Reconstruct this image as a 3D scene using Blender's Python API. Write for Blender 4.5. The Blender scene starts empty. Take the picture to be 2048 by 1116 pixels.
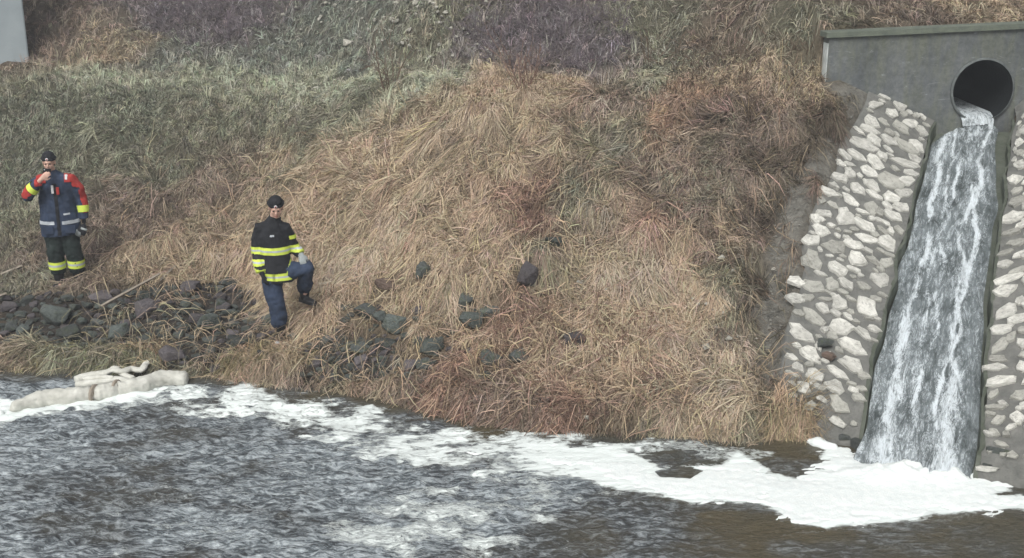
import bpy, math, random
import numpy as np
from mathutils import Vector, Matrix, Quaternion
S = bpy.context.scene
COL = S.collection
R = math.radians
# ------------------------------------------------------------------ camera, sky, sun, exposure
PITCH = R(17.0); H = 5.3; F = 2400.0
cam = bpy.data.objects.new('camera', bpy.data.cameras.new('camera')); COL.objects.link(cam)
cam.location = (0, 0, H); cam.rotation_euler = (math.pi/2 - PITCH, 0, 0)
cam.data.sensor_width = 36; cam.data.lens = 36*F/2048; cam.data.clip_end = 600
S.camera = cam
S.render.resolution_x, S.render.resolution_y = 1024, 558
SUN_EL, SUN_AZ = R(50), R(200)          # soft light from behind the camera, a little to the left
w = bpy.data.worlds.new('World'); S.world = w; w.use_nodes = True
nt = w.node_tree; bg = nt.nodes['Background']
sky = nt.nodes.new('ShaderNodeTexSky'); sky.sky_type = 'NISHITA'; sky.sun_disc = False
sky.sun_elevation = SUN_EL; sky.sun_rotation = SUN_AZ; sky.dust_density = 6; sky.air_density = 1.0; sky.ozone_density = 1
hs = nt.nodes.new('ShaderNodeHueSaturation'); hs.inputs['Saturation'].default_value = 0.22
nt.links.new(sky.outputs[0], hs.inputs['Color']); nt.links.new(hs.outputs[0], bg.inputs['Color'])
bg.inputs['Strength'].default_value = 0.12
sun = bpy.data.objects.new('sun', bpy.data.lights.new('sun', 'SUN')); COL.objects.link(sun)
sun.data.energy = 1.1; sun.data.angle = R(25); sun.data.color = (1, .985, .95)
sd = Vector((math.sin(SUN_AZ)*math.cos(SUN_EL), math.cos(SUN_AZ)*math.cos(SUN_EL), math.sin(SUN_EL)))
sun.rotation_euler = (-sd).to_track_quat('-Z', 'Y').to_euler()
S.view_settings.view_transform = 'Standard'; S.view_settings.look = 'None'
S.view_settings.gamma = 1; S.view_settings.exposure = 0.42; S.view_settings.use_curve_mapping = False

# ------------------------------------------------------------------ helpers
cP, sP = math.cos(PITCH), math.sin(PITCH)
rng = np.random.default_rng(7); random.seed(7)
def ray(px, py):
    a = (px-1024)/F; b = (py-558)/F
    return np.array([a, cP - b*sP, -sP - b*cP])
def W(px, py, z=0.0):
    d = ray(px, py); t = (z-H)/d[2]; return np.array([d[0]*t, d[1]*t, z])
def cast(px, py, fn):
    d = ray(px, py); t = np.arange(7, 45, .02)
    below = (H + d[2]*t) < fn(d[0]*t, d[1]*t)
    i = int(np.argmax(below)) if below.any() else len(t)-1
    a = np.linspace(t[max(i-1, 0)], t[i], 12); bl = (H + d[2]*a) < fn(d[0]*a, d[1]*a)
    tt = a[int(np.argmax(bl))] if bl.any() else t[i]
    return np.array([d[0]*tt, d[1]*tt, H + d[2]*tt])
def depth_ppm(p):                                    # photograph pixels per metre at a point
    return F/(p[1]*cP + (H-p[2])*sP)
def ss(a, b, x):
    t = np.clip((x-a)/(b-a), 0, 1); return t*t*(3-2*t)
TAB = np.random.default_rng(3).random((256, 256))
def vn(x, y, seed=0):
    x = np.asarray(x, float)+seed*17.3; y = np.asarray(y, float)+seed*31.7
    xi = np.floor(x).astype(int); yi = np.floor(y).astype(int); fx = x-xi; fy = y-yi
    fx = fx*fx*(3-2*fx); fy = fy*fy*(3-2*fy)
    a = TAB[xi & 255, yi & 255]; b = TAB[(xi+1) & 255, yi & 255]; c = TAB[xi & 255, (yi+1) & 255]; d = TAB[(xi+1) & 255, (yi+1) & 255]
    return (a*(1-fx)+b*fx)*(1-fy)+(c*(1-fx)+d*fx)*fy
def fbm(x, y, o=4, seed=0):
    v = 0; a = .5; n = 0
    for k in range(o):
        v = v + a*vn(x, y, seed+k*3); n += a; x = x*2.03; y = y*2.03; a *= .5
    return v/n
def inpoly(x, y, P):
    x = np.asarray(x); r = np.zeros(x.shape, bool); n = len(P)
    for i in range(n):
        x1, y1 = P[i][:2]; x2, y2 = P[(i+1) % n][:2]
        c = ((y1 > y) != (y2 > y)) & (x < (x2-x1)*(y-y1)/((y2-y1) if y2 != y1 else 1e-9)+x1)
        r ^= c
    return r
def sdpoly(x, y, P):                                # signed distance, positive inside
    d = np.full(np.asarray(x).shape, 1e9); n = len(P)
    for i in range(n):
        x1, y1 = P[i][:2]; x2, y2 = P[(i+1) % n][:2]; ex, ey = x2-x1, y2-y1
        t = np.clip(((x-x1)*ex+(y-y1)*ey)/(ex*ex+ey*ey+1e-12), 0, 1)
        d = np.minimum(d, np.hypot(x-x1-t*ex, y-y1-t*ey))
    return np.where(inpoly(x, y, P), d, -d)
def tag(o, label=None, cat=None, group=None, kind=None):
    if label: o['label'] = label
    if cat: o['category'] = cat
    if group: o['group'] = group
    if kind: o['kind'] = kind
    return o
def empty(name, loc=(0, 0, 0), rz=0):
    o = bpy.data.objects.new(name, None); COL.objects.link(o); o.location = loc; o.rotation_euler = (0, 0, rz); o.empty_display_size = .2; return o
def link(name, me, parent=None):
    o = bpy.data.objects.new(name, me); COL.objects.link(o)
    if parent: o.parent = parent
    return o
def npmesh(name, V, Fq, mats, smooth=True, matidx=None):
    """V (n,3); Fq list of arrays of equal-size faces"""
    me = bpy.data.meshes.new(name); V = np.asarray(V, np.float32)
    if not isinstance(Fq, list): Fq = [Fq]
    Fq = [np.asarray(f, np.int32) for f in Fq if len(f)]
    me.vertices.add(len(V)); me.vertices.foreach_set('co', V.ravel())
    loops = np.concatenate([f.ravel() for f in Fq]); sizes = np.concatenate([np.full(len(f), f.shape[1], np.int32) for f in Fq])
    me.loops.add(len(loops)); me.loops.foreach_set('vertex_index', loops)
    me.polygons.add(len(sizes)); me.polygons.foreach_set('loop_start', np.concatenate([[0], np.cumsum(sizes)[:-1]]).astype(np.int32))
    try: me.polygons.foreach_set('loop_total', sizes)
    except Exception: pass
    me.polygons.foreach_set('use_smooth', np.full(len(sizes), smooth))
    if matidx is not None: me.polygons.foreach_set('material_index', np.asarray(matidx, np.int32))
    for m in (mats if isinstance(mats, (list, tuple)) else [mats]): me.materials.append(m)
    me.update(calc_edges=True); return me
def addcol(me, name, C):
    a = me.color_attributes.new(name, 'FLOAT_COLOR', 'POINT'); C = np.asarray(C, np.float32)
    if C.shape[1] == 3: C = np.hstack([C, np.ones((len(C), 1), np.float32)])
    a.data.foreach_set('color', C.ravel())
def addf(me, name, v):
    a = me.attributes.new(name, 'FLOAT', 'POINT'); a.data.foreach_set('value', np.asarray(v, np.float32).ravel())
def gridfaces(nx, ny, mask=None):
    i, j = np.meshgrid(np.arange(nx-1), np.arange(ny-1), indexing='ij'); a = (i*ny+j)
    f = np.stack([a, a+ny, a+ny+1, a+1], -1)
    if mask is not None: f = f[mask]
    return f.reshape(-1, 4)
class MB:
    def __init__(s): s.v = []; s.f = []; s.m = []
    def add(s, V, Fc, mi=0):
        b = len(s.v); s.v += [tuple(v) for v in V]; s.f += [tuple(b+i for i in f) for f in Fc]; s.m += [mi]*len(Fc); return s
    def box(s, c, size, M=None, mi=0):
        V = [Vector((x*size[0]/2, y*size[1]/2, z*size[2]/2)) for x in (-1, 1) for y in (-1, 1) for z in (-1, 1)]
        if M: V = [M @ v for v in V]
        V = [v+Vector(c) for v in V]
        return s.add(V, [(0, 1, 3, 2), (4, 6, 7, 5), (0, 4, 5, 1), (2, 3, 7, 6), (0, 2, 6, 4), (1, 5, 7, 3)], mi)
    def tube(s, P, Rr, k=12, mi=0, cap=True, up=(0, 0, 1), mid=None):
        """P points; Rr radii (float or (rx, ry)); rx lies across, ry along up x axis"""
        P = [Vector(p) for p in P]; n = len(P); V = []; Fc = []; prev = None
        for i, p in enumerate(P):
            t = (P[min(i+1, n-1)]-P[max(i-1, 0)]).normalized()
            if prev is None:
                a = Vector(up).cross(t)
                if abs(t.dot(Vector(up))) > .75: a = Vector((1, 0, 0)) - t*t.x
                a.normalize()
            else:
                a = prev - t*prev.dot(t); a.normalize()
            prev = a; b = t.cross(a)
            r = Rr[i] if isinstance(Rr, (list, tuple)) else Rr
            rx, ry = r if isinstance(r, (list, tuple)) else (r, r)
            for q in range(k):
                an = 2*math.pi*q/k; V.append(p + a*(rx*math.cos(an)) + b*(ry*math.sin(an)))
        for i in range(n-1):
            for q in range(k):
                Fc.append((i*k+q, i*k+(q+1) % k, (i+1)*k+(q+1) % k, (i+1)*k+q))
        if cap: Fc.append(tuple(range(k))[::-1]); Fc.append(tuple((n-1)*k+q for q in range(k)))
        b0 = len(s.f); s.add(V, Fc, mi)
        if mid:                                       # material per segment
            for i in range(n-1):
                for q in range(k): s.m[b0+i*k+q] = mid[i]
        return s
    def ball(s, c, r, k=14, mi=0, M=None):
        c = Vector(c); rx, ry, rz = r if isinstance(r, (tuple, list)) else (r, r, r); V = []; n = k//2
        for i in range(n+1):
            th = math.pi*i/n
            for q in range(k):
                an = 2*math.pi*q/k; v = Vector((rx*math.sin(th)*math.cos(an), ry*math.sin(th)*math.sin(an), rz*math.cos(th)))
                if M: v = M @ v
                V.append(c+v)
        Fc = [(i*k+q, (i+1)*k+q, (i+1)*k+(q+1) % k, i*k+(q+1) % k) for i in range(n) for q in range(k)]
        return s.add(V, Fc, mi)
    def mesh(s, name, mats, smooth=True):
        me = bpy.data.meshes.new(name); me.from_pydata([tuple(v) for v in s.v], [], s.f)
        for m in (mats if isinstance(mats, (list, tuple)) else [mats]): me.materials.append(m)
        me.polygons.foreach_set('material_index', s.m); me.polygons.foreach_set('use_smooth', [smooth]*len(s.f)); me.validate(); me.update(); return me
    def build(s, name, mats, parent=None, smooth=True): return link(name, s.mesh(name, mats, smooth), parent)
    def remesh(s, name, mats, parent=None, vox=.012, smooth_it=2, fold=0, seed=0):
        me = s.mesh(name+'_raw', mats); o = link(name+'_raw', me)
        m = o.modifiers.new('r', 'REMESH'); m.mode = 'VOXEL'; m.voxel_size = vox; m.use_smooth_shade = True
        if smooth_it: q = o.modifiers.new('s', 'SMOOTH'); q.iterations = smooth_it; q.factor = .5
        dg = bpy.context.evaluated_depsgraph_get(); dg.update(); nm = bpy.data.meshes.new_from_object(o.evaluated_get(dg)); nm.name = name
        bpy.data.objects.remove(o); bpy.data.meshes.remove(me)
        nm.materials.clear(); nm.materials.append(mats[0] if isinstance(mats, (list, tuple)) else mats)
        n = len(nm.vertices); co = np.empty(n*3, np.float32); nm.vertices.foreach_get('co', co); co = co.reshape(-1, 3)
        if fold:
            no = np.empty(n*3, np.float32); nm.vertices.foreach_get('normal', no); no = no.reshape(-1, 3)
            x, y, z = co.T
            f = fbm(x*9+y*7, z*16+y*9, 3, seed)-.5 + .5*(np.abs(fbm(x*14-y*11, z*10+x*8, 2, seed+5)-.5)*2-.4)
            co = co + no*(f*fold)[:, None]; nm.vertices.foreach_set('co', co.ravel().astype(np.float32)); nm.update()
        return link(name, nm, parent)

def nodes(m):
    m.use_nodes = True; t = m.node_tree; return t, t.nodes, t.links, t.nodes['Principled BSDF']
def N(t, kind, **kw):
    n = t.nodes.new(kind)
    for k, v in kw.items():
        if k in n.inputs: n.inputs[k].default_value = v
        else: setattr(n, k, v)
    return n
def ramp(t, fac, stops):
    r = t.nodes.new('ShaderNodeValToRGB'); e = r.color_ramp.elements
    while len(e) < len(stops): e.new(.5)
    for i, (p, c) in enumerate(stops): e[i].position = p; e[i].color = (c, c, c, 1) if isinstance(c, (int, float)) else (*c, 1)
    t.links.new(fac, r.inputs[0]); return r.outputs[0]
def mixc(t, fac, a, b, mode='MIX'):
    m = t.nodes.new('ShaderNodeMix'); m.data_type = 'RGBA'; m.blend_type = mode
    for s, v in ((0, fac), (6, a), (7, b)):
        if hasattr(v, 'node'): t.links.new(v, m.inputs[s])
        else: m.inputs[s].default_value = v if isinstance(v, (int, float)) else (*v, 1)
    return m.outputs[2]
def mth(t, op, a, b=0.0, c=0.0):
    m = t.nodes.new('ShaderNodeMath'); m.operation = op
    for i, v in enumerate((a, b, c)):
        if hasattr(v, 'node'): t.links.new(v, m.inputs[i])
        else: m.inputs[i].default_value = v
    return m.outputs[0]
def coord(t, scale=(1, 1, 1), rot=(0, 0, 0), src='Object'):
    c = t.nodes.new('ShaderNodeTexCoord'); mp = t.nodes.new('ShaderNodeMapping'); mp.inputs['Scale'].default_value = scale; mp.inputs['Rotation'].default_value = rot
    t.links.new(c.outputs[src], mp.inputs[0]); return mp.outputs[0]
def noise(t, vec, scale=5, detail=4, rough=.55, dist=0):
    n = t.nodes.new('ShaderNodeTexNoise'); n.inputs['Scale'].default_value = scale; n.inputs['Detail'].default_value = detail
    n.inputs['Roughness'].default_value = rough; n.inputs['Distortion'].default_value = dist; t.links.new(vec, n.inputs['Vector']); return n.outputs['Fac']
def bump(t, h, strength=.4, dist=.02, b=None):
    n = t.nodes.new('ShaderNodeBump'); n.inputs['Strength'].default_value = strength; n.inputs['Distance'].default_value = dist
    t.links.new(h, n.inputs['Height'])
    if b is not None: t.links.new(n.outputs[0], b.inputs['Normal'])
    return n.outputs[0]
def pm(name, c1, c2, scale=8, rough=.8, bmp=.4, bd=.01, attr=None, detail=5, rnd=0, spec=.3):
    m = bpy.data.materials.new(name); t, nn, L, b = nodes(m); v = coord(t)
    f = noise(t, v, scale, detail, .6); col = mixc(t, ramp(t, f, [(.3, 0), (.7, 1)]), c1, c2)
    if attr:
        a = t.nodes.new('ShaderNodeAttribute'); a.attribute_name = attr; col = mixc(t, .999, col, a.outputs['Color'], 'MULTIPLY')
    if rnd:
        oi = t.nodes.new('ShaderNodeObjectInfo'); k = mth(t, 'MULTIPLY_ADD', oi.outputs['Random'], rnd, 1-rnd/2)
        cm = t.nodes.new('ShaderNodeCombineColor'); [L.new(k, cm.inputs[i]) for i in range(3)]; col = mixc(t, .999, col, cm.outputs[0], 'MULTIPLY')
    L.new(col, b.inputs['Base Color']); b.inputs['Roughness'].default_value = rough; b.inputs['Specular IOR Level'].default_value = spec
    if bmp: bump(t, noise(t, v, scale*3, detail, .65), bmp, bd, b)
    return m

# ------------------------------------------------------------------ lie of the land (metres, water at z = 0)
shpx = [(0, 742), (150, 745), (370, 752), (450, 758), (560, 772), (700, 786), (800, 806), (930, 842), (1100, 862), (1300, 868), (1450, 878), (1560, 890), (1650, 893)]
shw = [W(*p) for p in shpx]
SX = [-300, -60, -12] + [p[0] for p in shw] + [4.1, 5.0, 12, 60, 300]
SY = [26, 18, 14.3] + [p[1] for p in shw] + [11.0, 10.75, 9.8, 7, 7]
def ys(x): return np.interp(x, SX, SY)
A = W(1660, 65, 3.75)                                              # head wall, left end of its top front edge
we = np.array([math.cos(R(2)), math.sin(R(2)), 0]); wn = np.array([-we[1], we[0], 0])   # along, away from the river
def wall_at(px, py):                                               # point of the wall's front plane
    d = ray(px, py); o = np.array([0, 0, H]); t = np.dot(A-o, wn)/np.dot(d, wn); return o+d*t
A2 = wall_at(2048, 47); TS = float((A2[2]-A[2])/((A2-A)@we)); PC = wall_at(1964, 180); PR = abs((wall_at(2025, 180)-wall_at(1903, 180))@we)/2
B = W(1842, 945)[:2]; T = (PC-wn*.05)[:2]+(-we[:2]*.06)
LC = float(np.hypot(*(T-B))); ud = (T-B)/LC; wd = np.array([ud[1], -ud[0]])   # wd points to the right
ZT = PC[2]-PR-.10; SL = ZT/LC
def uw(x, y): x = np.asarray(x, float)-B[0]; y = np.asarray(y, float)-B[1]; return x*ud[0]+y*ud[1], x*wd[0]+y*wd[1]
def xy(u, w): return B[0]+u*ud[0]+w*wd[0], B[1]+u*ud[1]+w*wd[1]
def hws(u, sg):
    l = np.interp(u, [0, 2.5, LC], [.64, .60, .50])+.035*(vn(u*2.3, 2.)-.5)*2; r = np.interp(u, [0, 2.5, LC], [.50, .46, .45])+.035*(vn(u*2.3, 9.)-.5)*2
    return np.where(np.asarray(sg) < 0, l, r)
def uend(sg): return np.where(np.asarray(sg) < 0, .42, .05)        # where the pitching meets the water
def aw(u): return np.interp(u, [-.5, 1, 3, LC], [.72, .95, 1.12, .85])   # width of stone pitching
def floor_z(u): return SL*u - .02*ss(0, 1, u)
def pitch_z(u, w):
    d = np.maximum(np.abs(w)-hws(u, w), 0); k = np.interp(u, [0, 3, LC], [.12, .28, .78]); return floor_z(u)+.17-.5*ss(uend(w)+.15, uend(w)-.2, u+.16*(vn(w*4, 3.)-.5))+k*d+.02*(fbm(u*2.2, w*2.2, 2, 9)-.5)*2
PL = ([-8, -1.5, 0, .2, 1.0, 2.1, 5.3, 7.6, 9.2, 14, 22, 400], [-1.6, -.7, -.03, .13, .30, .54, 2.5, 2.72, 3.6, 6.2, 8.5, 10])
PM = ([-8, -1.5, 0, .2, .6, 4.9, 6.2, 9, 14, 22, 400], [-1.6, -.7, -.03, .16, .38, 2.9, 3.15, 4.6, 7.0, 9, 10])
PRR = ([-8, -1.5, 0, .2, 5.4, 6.3, 10, 15, 22, 400], [-1.6, -.7, -.03, .12, 3.12, 3.4, 5.0, 7.2, 9, 10])
def natural(x, y):
    s = (y-ys(x))*.975
    a = np.interp(s, *PL); b = np.interp(s, *PM); c = np.interp(s, *PRR)
    t1 = ss(-3.8, -1.0, x); t2 = ss(1.2, 3.8, x)
    z = (a*(1-t1)+b*t1)*(1-t2)+c*t2
    k = ss(.3, 1.2, s)
    z = z + k*((fbm(x*.7, y*.7, 3, 1)-.5)*.34 + (fbm(x*2.4, y*3.0, 3, 2)-.5)*.30)
    far = -7-y; z = np.where(far > -2, np.maximum(z, np.minimum(far*.5, 3.5)), z)
    return z
def land(x, y):
    x = np.asarray(x, float); y = np.asarray(y, float); z = natural(x, y)
    al = (x-A[0])*we[0]+(y-A[1])*we[1]; n = (x-A[0])*wn[0]+(y-A[1])*wn[1]
    u, wv = uw(x, y); hh_ = hws(u, wv); d = np.abs(wv)-hh_-aw(u)
    e = pitch_z(u, np.sign(wv)*(hh_+aw(u)))
    k = np.maximum(d, 0); zc = np.clip(z, e-.9*k-.05, e+.75*k-.02)
    ins = np.where(np.abs(wv) < hh_+.06, floor_z(u)-.14, pitch_z(u, wv)-.06)
    zc = np.where(d < 0, ins, zc)
    front = ss(-.7, .0, u)*ss(3.4, 2.4, np.maximum(d, 0))*(n < .1)
    z = z*(1-front)+zc*front
    n0 = np.where(al < 0, .25, .06); n1 = np.where(al < 0, 1.3, .2)
    g = np.clip((n-n0)/(n1-n0), 0, 1)*ss(-1.3, 0, al)
    z = z*(1-g)+np.maximum(3.70+.42*(n-.2)+(fbm(x*2.6, y*3.2, 3, 2)-.5)*.12*ss(.2, .8, n), z)*g
    return z
def P(px, py): return cast(px, py, land)

# ------------------------------------------------------------------ colours of the growth, as patches on the ground (world coordinates)
STRAW = (.375, .27, .155); PALE = (.44, .345, .225); OLIVE = (.20, .195, .12); GREEN = (.165, .172, .11); RUST = (.28, .15, .095); DARK = (.085, .066, .04)
BROWN = (.21, .152, .105); BLUEG = (.185, .198, .15); PURP = (.18, .15, .155); LGRN = (.27, .28, .18); ORNG = (.33, .20, .11); OCH = (.295, .22, .125)
an = [(150, 40, BROWN), (220, 110, OCH), (100, 90, BROWN), (60, 170, OLIVE), (200, 160, LGRN), (430, 165, LGRN), (600, 175, LGRN), (700, 165, LGRN), (830, 160, LGRN), (330, 110, BLUEG), (450, 60, PURP), (330, 20, PURP), (520, 110, BLUEG), (600, 60, BLUEG),
      (700, 60, BLUEG), (760, 120, BLUEG), (850, 80, OLIVE), (930, 30, OLIVE), (1000, 90, PURP), (1120, 60, PURP), (1200, 110, PURP), (1300, 40, OLIVE), (1350, 120, OLIVE), (1450, 60, BROWN), (1550, 30, OLIVE), (1600, 110, OLIVE), (1800, 15, BROWN), (1980, 10, OCH), (1640, 60, OLIVE),
      (60, 230, GREEN), (180, 250, GREEN), (300, 230, GREEN), (400, 250, OLIVE), (40, 330, GREEN), (210, 320, OLIVE), (330, 310, OLIVE), (500, 240, OLIVE), (620, 270, OLIVE), (560, 330, OCH), (430, 360, BROWN), (300, 400, BROWN), (230, 450, BROWN), (30, 430, OLIVE), (50, 520, BROWN), (250, 520, OCH),
      (400, 450, OCH), (360, 520, STRAW), (480, 520, STRAW), (480, 400, OCH), (700, 210, OLIVE), (820, 220, OCH), (950, 200, STRAW), (750, 300, STRAW), (650, 380, STRAW), (700, 450, STRAW), (720, 520, PALE), (900, 280, OCH), (900, 380, STRAW), (840, 450, STRAW), (930, 330, OCH), (1050, 250, OCH), (1100, 180, STRAW),
      (1050, 410, RUST), (1090, 430, RUST), (1300, 430, RUST), (1250, 300, OLIVE), (1180, 320, OCH), (1150, 400, OLIVE), (1200, 200, BROWN), (1300, 180, OLIVE), (1330, 240, ORNG), (1410, 220, ORNG), (1450, 270, BROWN), (1500, 170, OCH), (1560, 230, BROWN), (1600, 180, OCH), (1650, 240, DARK), (1700, 190, DARK),
      (1350, 330, BROWN), (1420, 340, OLIVE), (1400, 380, BROWN), (1500, 330, BROWN), (1580, 300, DARK), (1530, 400, DARK), (1480, 420, BROWN), (1400, 470, STRAW), (1330, 500, STRAW), (1260, 550, PALE), (1200, 480, OCH), (1300, 620, STRAW), (1200, 620, STRAW), (1150, 560, OCH), (1100, 500, OLIVE), (1000, 520, STRAW), (1000, 450, STRAW), (880, 520, STRAW),
      (950, 580, OCH), (850, 600, STRAW), (700, 600, STRAW), (650, 650, STRAW), (820, 650, OCH), (1050, 650, RUST), (1000, 690, STRAW), (1100, 700, STRAW), (1200, 720, STRAW), (950, 750, RUST), (900, 780, RUST), (1000, 800, BROWN), (1100, 800, RUST), (1200, 820, DARK), (1300, 830, OLIVE), (1250, 760, STRAW), (1350, 700, PALE), (1300, 780, RUST),
      (1420, 560, OLIVE), (1460, 640, DARK), (1500, 560, DARK), (1480, 500, BROWN), (1420, 680, BROWN), (1540, 700, DARK), (1540, 770, DARK), (1440, 760, PALE), (1400, 800, STRAW), (1480, 830, OLIVE), (1560, 830, STRAW), (1620, 850, STRAW), (1350, 600, STRAW),
      (60, 620, BROWN), (60, 700, OCH), (150, 715, OLIVE), (250, 715, OLIVE), (300, 560, OCH), (430, 560, OCH), (520, 560, STRAW), (550, 720, OCH), (640, 740, BROWN), (480, 725, OCH), (730, 750, OCH), (800, 770, BROWN), (20, 560, OLIVE), (180, 570, BROWN)]
AP = np.array([P(a, b)[:2] for a, b, c in an]); AC = np.array([c for a, b, c in an]); AC = AC.mean(1)[:, None]+(AC-AC.mean(1)[:, None])*.68; AC = AC*(1+.35*ss(.17, .25, AC.mean(1)))[:, None]
def field(x, y, sharp=.05):
    x = np.asarray(x, float).ravel(); y = np.asarray(y, float).ravel(); out = np.zeros((len(x), 3))
    jx = (fbm(x*1.6, y*1.6, 3, 21)-.5)*1.2; jy = (fbm(x*1.6, y*1.6, 3, 27)-.5)*1.2
    for i in range(0, len(x), 20000):
        q = slice(i, i+20000); d2 = (x[q, None]+jx[q, None]-AP[None, :, 0])**2+(y[q, None]+jy[q, None]-AP[None, :, 1])**2
        wt = 1/(d2+sharp)**2; out[q] = (wt@AC)/wt.sum(1)[:, None]
    return out
def wpoly(pts): return [P(*p)[:2] for p in pts]
RIP = [wpoly([(0, 590), (60, 575), (170, 582), (340, 565), (430, 560), (520, 585), (560, 640), (545, 690), (470, 700), (440, 735), (330, 738), (290, 700), (150, 700), (0, 690)]),
       wpoly([(595, 690), (690, 670), (800, 690), (800, 745), (740, 765), (620, 762)])]
BARE = wpoly([(1640, 170), (1745, 172), (1690, 300), (1640, 400), (1605, 520), (1575, 700), (1590, 850), (1560, 800), (1500, 680), (1530, 520), (1560, 400), (1620, 290), (1690, 240)])

# ------------------------------------------------------------------ ground
def span(a, b, st, lo, hi, g=1.18):
    c = list(np.arange(a, b, st)); s = st; x = a
    L = []
    while x > lo: s *= g; x -= s; L.append(x)
    s = st; x = c[-1]; Rr = []
    while x < hi: s *= g; x += s; Rr.append(x)
    return np.array(L[::-1]+c+Rr)
gx = span(-10.5, 9.5, .07, -300, 300); gy = span(10, 25, .07, -60, 400)
X, Y = np.meshgrid(gx, gy, indexing='ij'); Z = land(X, Y)
al = (X-A[0])*we[0]+(Y-A[1])*we[1]; nn_ = (X-A[0])*wn[0]+(Y-A[1])*wn[1]
fx_, fy_ = (X[:-1, :-1]+X[1:, 1:])/2, (Y[:-1, :-1]+Y[1:, 1:])/2
fa = (fx_-A[0])*we[0]+(fy_-A[1])*we[1]; fn = (fx_-A[0])*wn[0]+(fy_-A[1])*wn[1]; pa = float((PC-A)@we)
keep = ~((fn > -.03) & (fn < .24) & (np.abs(fa-pa) < .75))
fc = field(X, Y, .15)
bare = np.clip(.5+sdpoly(X, Y, BARE)/.25+(fbm(X*4, Y*4, 3, 40)-.5)*1.2, 0, 1).ravel()
rip = np.max([np.clip(.5+sdpoly(X, Y, p)/.3, 0, 1) for p in RIP], 0).ravel()
wet = (1-ss(.02, .22, Z)).ravel()
gc = fc*.42+np.array([.02, .016, .01])
gc = gc*(1-bare[:, None])+np.array([.17, .165, .145])*bare[:, None]
gc = gc*(1-rip[:, None])+np.array([.05, .044, .038])*rip[:, None]
gc = gc*(1-wet[:, None])+np.array([.035, .03, .022])*wet[:, None]
m_ground = bpy.data.materials.new('soil_and_thatch'); t, nn, L, b = nodes(m_ground); v = coord(t)
a_ = t.nodes.new('ShaderNodeAttribute'); a_.attribute_name = 'growth'
n1 = noise(t, v, 9, 8, .7); n2 = noise(t, coord(t, (12, 30, 12)), 1.5, 6, .7, .6)
col = mixc(t, .999, a_.outputs['Color'], ramp(t, n1, [(.25, .55), (.75, 1.5)]), 'MULTIPLY'); col = mixc(t, .8, col, ramp(t, n2, [(.3, .6), (.7, 1.35)]), 'MULTIPLY')
L.new(col, b.inputs['Base Color']); b.inputs['Roughness'].default_value = .95; b.inputs['Specular IOR Level'].default_value = .15
bump(t, mth(t, 'ADD', n1, n2), .8, .05, b)
me = npmesh('ground', np.stack([X, Y, Z], -1).reshape(-1, 3), gridfaces(len(gx), len(gy), keep), m_ground); addcol(me, 'growth', gc)
tag(link('ground', me), kind='structure')

# ------------------------------------------------------------------ river
FO = dict(
 dense=[(1195, 968), (1239, 980), (1300, 990), (1374, 1001), (1450, 1003), (1519, 1006), (1554, 1030), (1600, 1044), (1639, 1050), (1774, 1045), (1874, 1032), (1974, 1022), (2120, 1018), (2120, 995), (1994, 991), (2044, 966), (1949, 955), (1930, 925), (1740, 922), (1724, 912), (1664, 893), (1640, 885), (1650, 925), (1614, 952), (1539, 950), (1520, 922), (1474, 912), (1444, 930), (1324, 940), (1274, 905), (1150, 890), (1024, 880), (900, 868), (800, 850), (700, 840), (640, 840), (690, 868), (780, 900), (840, 930), (930, 940), (1050, 945)],
 upper=[(1150, 872), (1350, 878), (1480, 892), (1560, 905), (1540, 925), (1440, 925), (1270, 915), (1100, 900)],
 band=[(380, 765), (460, 765), (600, 790), (720, 815), (850, 845), (1000, 858), (1300, 885), (1300, 925), (1024, 950), (850, 950), (740, 910), (640, 870), (500, 835), (330, 815), (200, 815), (60, 840), (0, 850), (0, 830), (60, 810), (340, 775)],
 low=[(700, 1010), (860, 960), (1050, 950), (1200, 985), (1080, 1030), (1100, 1116), (1000, 1150), (700, 1150), (640, 1060)],
 film=[(150, 880), (300, 850), (600, 880), (760, 960), (640, 1040), (700, 1150), (250, 1150), (120, 960)],
 left=[(0, 800), (70, 808), (60, 832), (20, 845), (-40, 845), (-40, 800)],
 strip=[(362, 744), (405, 738), (412, 746), (372, 752)],
 boomedge=[(50, 820), (180, 800), (200, 792), (340, 778), (300, 796), (190, 808), (60, 834)])
FP = {k: [W(*p)[:2] for p in v] for k, v in FO.items()}
hole1 = [W(*p)[:2] for p in [(1310, 944), (1345, 936), (1408, 940), (1380, 958), (1320, 954)]]
wx = span(-8.5, 7.5, .022, -300, 300, 1.25); wy = span(7.9, 14.4, .022, -12, 30, 1.2)
X, Y = np.meshgrid(wx, wy, indexing='ij')
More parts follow.
